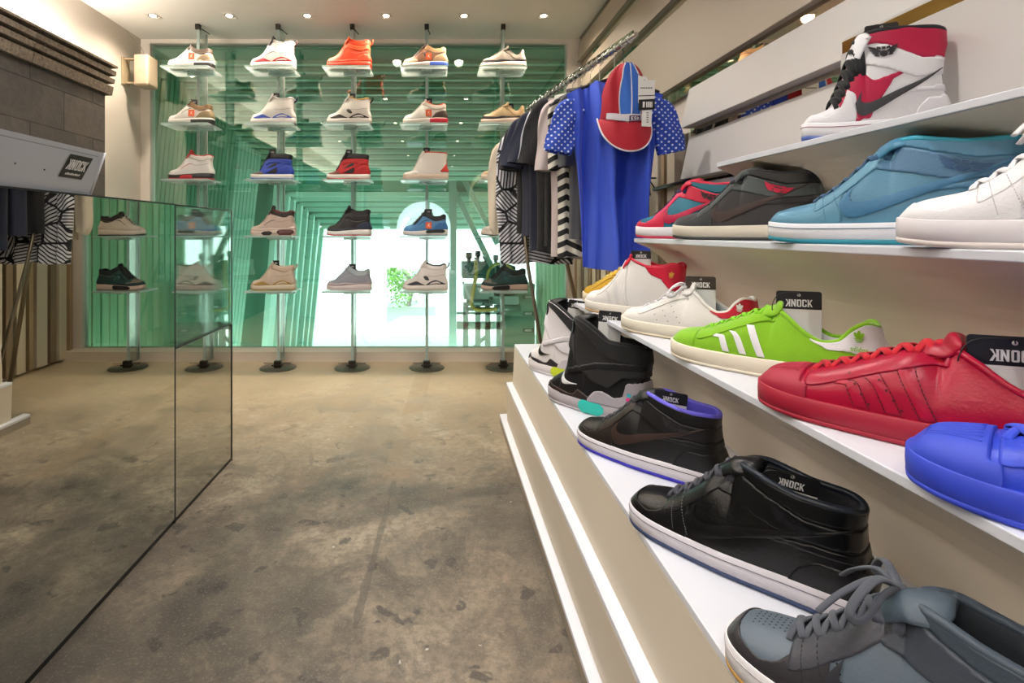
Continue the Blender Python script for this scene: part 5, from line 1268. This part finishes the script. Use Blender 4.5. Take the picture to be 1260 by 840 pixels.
def hanger(X, Y, i, rot=0, ztop=1.50):
    r = empty('coat_hanger', (X, Y, 1.575), rot, 'black coat hanger hooked on the chrome rail, carrying a garment', 'hanger', 'black coat hangers')
    mb = MB(); zt = ztop-1.575-.012
    pts = [(.0, 0, zt-.0), (.0, 0, -.03), (.011, 0, -.014), (.014, 0, .004), (.006, 0, .018), (-.008, 0, .018), (-.015, 0, .006)]
    mb.tube(catmull(pts, 5), .0016, 8); mb.build('hook', CHROME, r)
    mb = MB(); mb.tube(catmull([(-.165, 0, zt-.045), (-.08, 0, zt-.016), (0, 0, zt+.004), (.08, 0, zt-.016), (.165, 0, zt-.045)], 6), .006, 8); mb.build('shoulder_bar', M('151518', .4), r)

# garments, farthest first: X follows the rail
def railx(y): return float(np.interp(y, [1.80, 2.88], [.672, .49]))
GL = [
 (2.84, 'cream plain sweatshirt, farthest garment on the rack', dict(hw=.160, h=.56, mat=M('D9CDB9', .9, bump=.3, bscale=500, var=.05), sl='long', slen=.50, ztop=1.42, slw=.07, dep=.035)),
 (2.74, 'long white shirt printed with black geometric hatching', dict(hw=.150, h=.72, mat=pat_geo('E6E6EE', '1A1A22'), sl='long', slen=.70, ztop=1.455, slw=.060, dep=.032)),
 (2.66, 'black t-shirt hanging beside the hatched shirt', dict(hw=.140, h=.58, mat=cloth('17181C'), ztop=1.475, slw=.055, sout=.04)),
 (2.56, 'dark navy t-shirt in the middle of the rack', dict(hw=.145, h=.60, mat=cloth('20263A'), ztop=1.48, slw=.062, sout=.05)),
 (2.47, 'navy t-shirt with printed hem next to the pale sleeved top', dict(hw=.140, h=.68, mat=cloth('1A2032'), ztop=1.485, slw=.060, sout=.045)),
 (2.38, 'black top with pale grey sleeves on the rack', dict(hw=.135, h=.68, mat=cloth('1B1C20'), slmat=cloth('B9BEC8'), ztop=1.49, slw=.050, sout=.035)),
 (2.29, 'black cable knit jacket on the rack', dict(hw=.135, h=.66, mat=pat_knit('0E0E10', '2A2A2E'), ztop=1.495, slw=.065, slen=.28, sout=.05)),
 (2.20, 'pinkish white t-shirt between the black knit and the striped one', dict(hw=.140, h=.69, mat=cloth('C8BAB8'), ztop=1.48, slw=.045, slen=.30, sout=.02)),
 (2.12, 'black and cream zigzag striped t-shirt', dict(hw=.145, h=.68, mat=pat_stripe('E0DCD0', '1A1A1C'), ztop=1.475, slw=.035, slen=.30, sout=.0)),
 (2.04, 'charcoal grey t-shirt right behind the blue one', dict(hw=.130, h=.60, mat=cloth('4A4B50'), ztop=1.475, slw=.04, slen=.3, sout=.0)),
]
for i, (y, lab_, kw) in enumerate(GL):
    garment(lab_, railx(y), y, rot=-.10, seed=i, **kw); hanger(railx(y), y, i, -.10, kw['ztop'])
BLUE = M('3052CE', .75, var=.03, vscale=6, sheen=.15)
garment('royal blue sports t-shirt with white dotted sleeves at the front of the rack', .652, 1.93, .158, .700, BLUE, pat_dots('2A4CB8', 'E6EAF4', 60, .21), seed=21, front=True, name='blue_t_shirt', cat='t-shirt', ztop=1.468, folds=5, amp=.050, bottom=.72, slw=.052, slen=.205, sout=.045, sh=.022, slope=.44, zneck=.035, rot=0., dep=.045)
hanger(.652, 1.93, 99, 0, 1.475)
# cap over the hook
cp = empty('cycling_cap', (.665, 1.868, 1.33), 0, 'red and blue cap with white piping hung over the blue t-shirt', 'cap')
RED = M('A60624', .75, sheen=.1); BL2 = M('2F6AC8', .75, sheen=.2); WB_ = M('E4E2EA', .7)
def cap_pt(a, t, off=0):  # a: -1..1 across, t: 0 brim line .. 1 crown top
    hw = .088*(1-.0*t)*math.sqrt(max(0, 1-(t*.97)**2.6)); x = a*hw-.004+.012*t; z = -.045+.215*t
    if t < .35: z += .018*(a*a)*(1-t/.35)
    y = -.050*math.sqrt(max(0, 1-a*a))*(1-.5*t*t)-.004*math.sin(a*9+t*5)-off
    return (x, y, z)
def cap_patch(a0, a1, mat, name, off=0., t0=0., t1=1., back=False):
    P = [[cap_pt(a0(t)+(a1(t)-a0(t))*s/14, t, off) for s in range(15)] for t in np.linspace(t0, t1, 24)]
    mb = MB(); mb.grid(np.array(P)); return mb.build(name, mat, cp)
LFT = lambda t: -.28-.10*math.sin(PI*t)-(.15 if t > .75 else 0)*((t-.75)/.25); RGT = lambda t: .48+.12*math.sin(PI*t)
cap_patch(lambda t: -1, LFT, RED, 'left_panel'); cap_patch(LFT, RGT, BL2, 'middle_panel'); cap_patch(RGT, lambda t: 1, RED, 'right_panel')
P = [[(-.088*math.cos(a)*math.sqrt(max(0, 1-(t*.97)**2.6))-.004+.012*t, .028*math.sin(a)*(1-.6*t), -.045+.215*t) for a in np.linspace(0, PI, 16)] for t in np.linspace(0, 1, 20)]
mb = MB(); mb.grid(np.array(P)); mb.build('back_panel', RED, cp)
for fn in (LFT, RGT, lambda t: .10+.04*t):
    mb = MB(); mb.tube([cap_pt(fn(t), t, .0015) for t in np.linspace(0, .985, 24)], .0022, 6); mb.build('piping', WB_, cp)
bnd = cap_patch(lambda t: -.80, lambda t: .98, WB_, 'headband', .003, -.03, .12)
mb = MB(); vs = [cap_pt(a, t, .0055) for t in (0.005, .09) for a in np.linspace(.02, .50, 8)]; mb.add(vs, [(i, i+1, i+9, i+8) for i in range(7)]); mk_ = mb.build('band_mark', M('3A2450', .6), cp)
mb = MB(); LS = [[(0, 0), (.5, 0), (.5, .2), (0, .2)], [(0, .8), (.5, .8), (.5, 1), (0, 1)], [(0, .4), (.4, .4), (.4, .6), (0, .6)], [(0, 0), (.15, 0), (.15, 1), (0, 1)],
                 [(.7, 0), (1.2, 0), (1.2, .2), (.7, .2)], [(.7, .8), (1.2, .8), (1.2, 1), (.7, 1)], [(.7, .4), (1.2, .4), (1.2, .6), (.7, .6)], [(.7, .5), (.85, .5), (.85, 1), (.7, 1)], [(1.05, 0), (1.2, 0), (1.2, .5), (1.05, .5)],
                 [(1.45, 0), (1.6, 0), (1.6, 1), (1.45, 1)], [(1.4, .8), (1.85, .8), (1.95, .65), (1.95, .35), (1.85, .2), (1.8, .35), (1.8, .65), (1.4, .65)], [(1.4, 0), (1.85, 0), (1.95, .3), (1.8, .3), (1.75, .2), (1.4, .2)]]
for p in LS: mb.add([cap_pt(.08+a*.18, .018+b_*.055, .0065) for a, b_ in p], [tuple(range(len(p)))])
mb.build('band_lettering', WORD, mk_)
def brim(a, s):   # s: 0 at the band .. 1 at the edge
    an = a*PI/2; i_ = cap_pt(a, 0, -.001); ow_ = (.094*math.sin(an)-.004, -.052*math.cos(an)**.7-.022*math.cos(an)-.004, -.045-.108*math.cos(an)**.75+.02*(1-math.cos(an)))
    return tuple(i_[k]*(1-s)+ow_[k]*s-(.010*math.sin(PI*s)*math.cos(an) if k == 1 else 0) for k in range(3))
P = np.array([[brim(a, s) for a in np.linspace(-1, 1, 30)] for s in np.linspace(0, 1, 10)])
mb = MB(); mb.grid(P); mb.grid(P+np.array([0, .003, 0])); mb.build('brim', RED, cp)
mb = MB(); mb.tube([brim(a, 1) for a in np.linspace(-1, 1, 40)], .0032, 6); mb.build('brim_piping', WB_, cp)
mb = MB(); mb.tube(catmull([(0, 0, .16), (.0, .01, .20), (.006, .03, .235), (-.004, .055, .245)], 6), .0015, 6); mb.build('hanging_loop', BLACK, cp)
# price tags
tg = empty('price_tag', (.722, 1.800, 1.395), 0, 'white swing tags with a black band hanging on the cap', 'tag')
mb = MB(); mb.prism([(-.032, -.05), (.024, -.05), (.026, .030), (.003, .030), (.000, .034), (-.006, .042), (-.032, .044)], -.001, .001); mb.build('upper_card', WHITEP, tg)
mb = MB(); mb.prism([(-.031, -.075), (.024, -.072), (.024, -.036), (-.031, -.039)], -.0035, -.0015); bk_ = mb.build('black_band', BLACK, tg)
mb = MB(); mb.prism([(-.018, -.066), (-.012, -.066), (-.010, -.046), (-.018, -.046)], -.0042, -.0036)
for k in range(5): mb.prism([(-.006+.0045*k, -.066), (-.003+.0045*k, -.066), (-.003+.0045*k, -.046), (-.006+.0045*k, -.046)], -.0042, -.0036)
mb.build('band_print', WORD, bk_)
mb = MB(); mb.prism([(-.021, -.130), (.013, -.132), (.016, -.072), (-.018, -.072)], -.0005, .001); lc = mb.build('lower_card', WHITEP, tg)
mb = MB()
for k in range(5): mb.prism([(-.004, -.118+.008*k), (.004, -.118+.008*k), (.004, -.114+.008*k), (-.004, -.114+.008*k)], -.001, -.0006)
mb.build('card_print', M('8A8A90', .7), lc)
mb = MB(); mb.prism([(-.031, -.027), (.025, -.025), (.025, -.022), (-.031, -.024)], -.0014, -.0011)
for k in range(7): mb.prism([(-.024+.006*k, .000), (-.020+.006*k, .000), (-.020+.006*k, .004), (-.024+.006*k, .004)], -.0014, -.0011)
mb.build('card_print', BLACK, tg)
mb = MB(); mb.tube([(-.010, -.002, .028), (-.02, .01, .05), (-.03, .025, .06)], .0008, 5); mb.build('string', BLACK, tg)

# ------------------------------------------------------------------ ceiling fittings, speaker, camera
LX = [(p-540)*3.30/640 for p in (188, 282, 378, 475, 571, 669)]
LAMP = emis('FFE9CC', 26)
def downlight(x, y, power, i, main=True):
    r = empty('ceiling_downlight', (x, y, CZ), 0, None, 'downlight', 'recessed ceiling downlights')
    mb = MB()
    for bx in ((-.038, .038, -.045, -.034, -.004, -.0003), (-.038, .038, .034, .045, -.004, -.0003), (-.038, -.030, -.034, .034, -.004, -.0003), (.030, .038, -.034, .034, -.004, -.0003)): mb.box(*bx)
    mb.build('frame', M('EDE8E0', .5), r)
    mb = MB(); mb.lathe([(.0001, -.0015), (.020, -.0015)], (0, 0, 0), 20, smooth=False); mb.build('lamp', LAMP, r)
    mb = MB(); mb.lathe([(.020, -.0012), (.029, -.0012)], (0, 0, 0), 20, smooth=False); mb.build('lamp_ring', M('4A3A28', .5), r)
    ld = bpy.data.lights.new('downlight_beam', 'SPOT'); ld.energy = power; ld.color = (1, .84, .66) if y > 3 else (1, .96, .92); ld.spot_size = 2.6; ld.spot_blend = .9; ld.shadow_soft_size = .035
    lo = bpy.data.objects.new('downlight_beam', ld); COL.objects.link(lo); lo.location = (x, y, CZ-.012); 
    return r
PW = ['leftmost', 'second from the left', 'third from the left', 'third from the right', 'second from the right', 'rightmost']
for i, x in enumerate(LX):
    downlight(x, 3.30, 34, i)['label'] = 'small square recessed ceiling downlight, %s in the row before the green glass' % PW[i]
for j, y in enumerate((2.1, .9, -.4, -1.9, -3.4)):
    for i, x in enumerate((-1.5, -.55, .28)):
        downlight(x, y, 34 if y > -1 else 30, i)['label'] = 'square recessed ceiling downlight over the aisle, outside the view'
for nm, y, z, sy, pw, rx in (('lower', 3.98, -.50, .22, 30, 150),):
    ld = bpy.data.lights.new('passage_fill_light', 'AREA'); ld.shape = 'RECTANGLE'; ld.size = 2.6; ld.size_y = sy; ld.energy = pw; ld.color = (.95, 1, .96)  # added fill light that brightens the ribbed passage, no known lamp
    lo = bpy.data.objects.new('passage_fill_light', ld); COL.objects.link(lo); lo.location = (-.5, y, z); lo.rotation_euler = (math.radians(rx), 0, 0)
ld = bpy.data.lights.new('sun', 'SUN'); ld.energy = 10; ld.angle = .02
lo = bpy.data.objects.new('sun', ld); COL.objects.link(lo); lo.rotation_euler = (math.radians(42), 0, math.radians(-14))
ld = bpy.data.lights.new('cove_light', 'AREA'); ld.shape = 'RECTANGLE'; ld.size = .08; ld.size_y = 7.4; ld.energy = 60; ld.color = (1, .95, .90)
lo = bpy.data.objects.new('cove_light', ld); COL.objects.link(lo); lo.location = (-2.03, -.8, 1.885); lo.rotation_euler = (0, math.radians(180+22), 0)
w = bpy.data.worlds.new('sky'); sc.world = w; w.use_nodes = True
bg = w.node_tree.nodes['Background']; bg.inputs[0].default_value = (.82, .92, 1, 1); bg.inputs[1].default_value = 3.0

sp = empty('wall_speaker', (-2.03, 3.50, 1.98), 0, 'small cream loudspeaker on the left wall beside the green glass', 'speaker')
mb = MB(); mb.box(-.005, .095, -.04, .09, -.105, .105); mb.build('speaker_body', M('B9A890', .5), sp, rot=(0, 0, .0), bevel=.014)
mb = MB(); mb.box(-.088, -.078, -.03, .05, -.09, .09); mb.box(-.08, -.003, -.012, .012, -.085, -.075); mb.box(-.08, -.003, -.012, .012, .075, .085); mb.build('wall_bracket', M('B7A688', .5), sp)
mb = MB(); mb.lathe([(.0001, -.003), (.004, -.003), (.004, 0)], (.045, -.0405, 0), 10, 'y'); mb.build('badge', M('C4B6A2', .5), sp)
mb = MB(); mb.tube(catmull([(.02, .05, .10), (.0, .06, .17), (-.04, .05, .22), (-.07, .0, .27)], 6), .0025, 6); mb.build('cable', M('A59B8C', .6), sp)
cc = empty('security_camera', ((708-540)*2.85/640, 2.85, CZ), 0, 'white dome security camera on the ceiling near the right corner', 'security camera')
mb = MB(); mb.lathe([(.0001, -.001), (.048, -.001), (.048, -.018), (.040, -.024), (.0001, -.024)], (0, 0, 0), 28); mb.build('mount', M('E5DFD6', .5), cc)
mb = MB(); mb.lathe([(.040, -.020), (.040, -.032)]+[(.040*math.cos(a), -.032-.032*math.sin(a)) for a in np.linspace(.1, PI/2-.01, 9)], (0, 0, 0), 28); mb.build('dome', M('E9E4DC', .4), cc)
mb = MB(); mb.lathe([(.0001, -.045), (.012, -.043), (.014, -.038), (.014, 0)], (.0, 0, -.045), 18, 'y'); mb.build('lens', M('15120F', .15), cc)
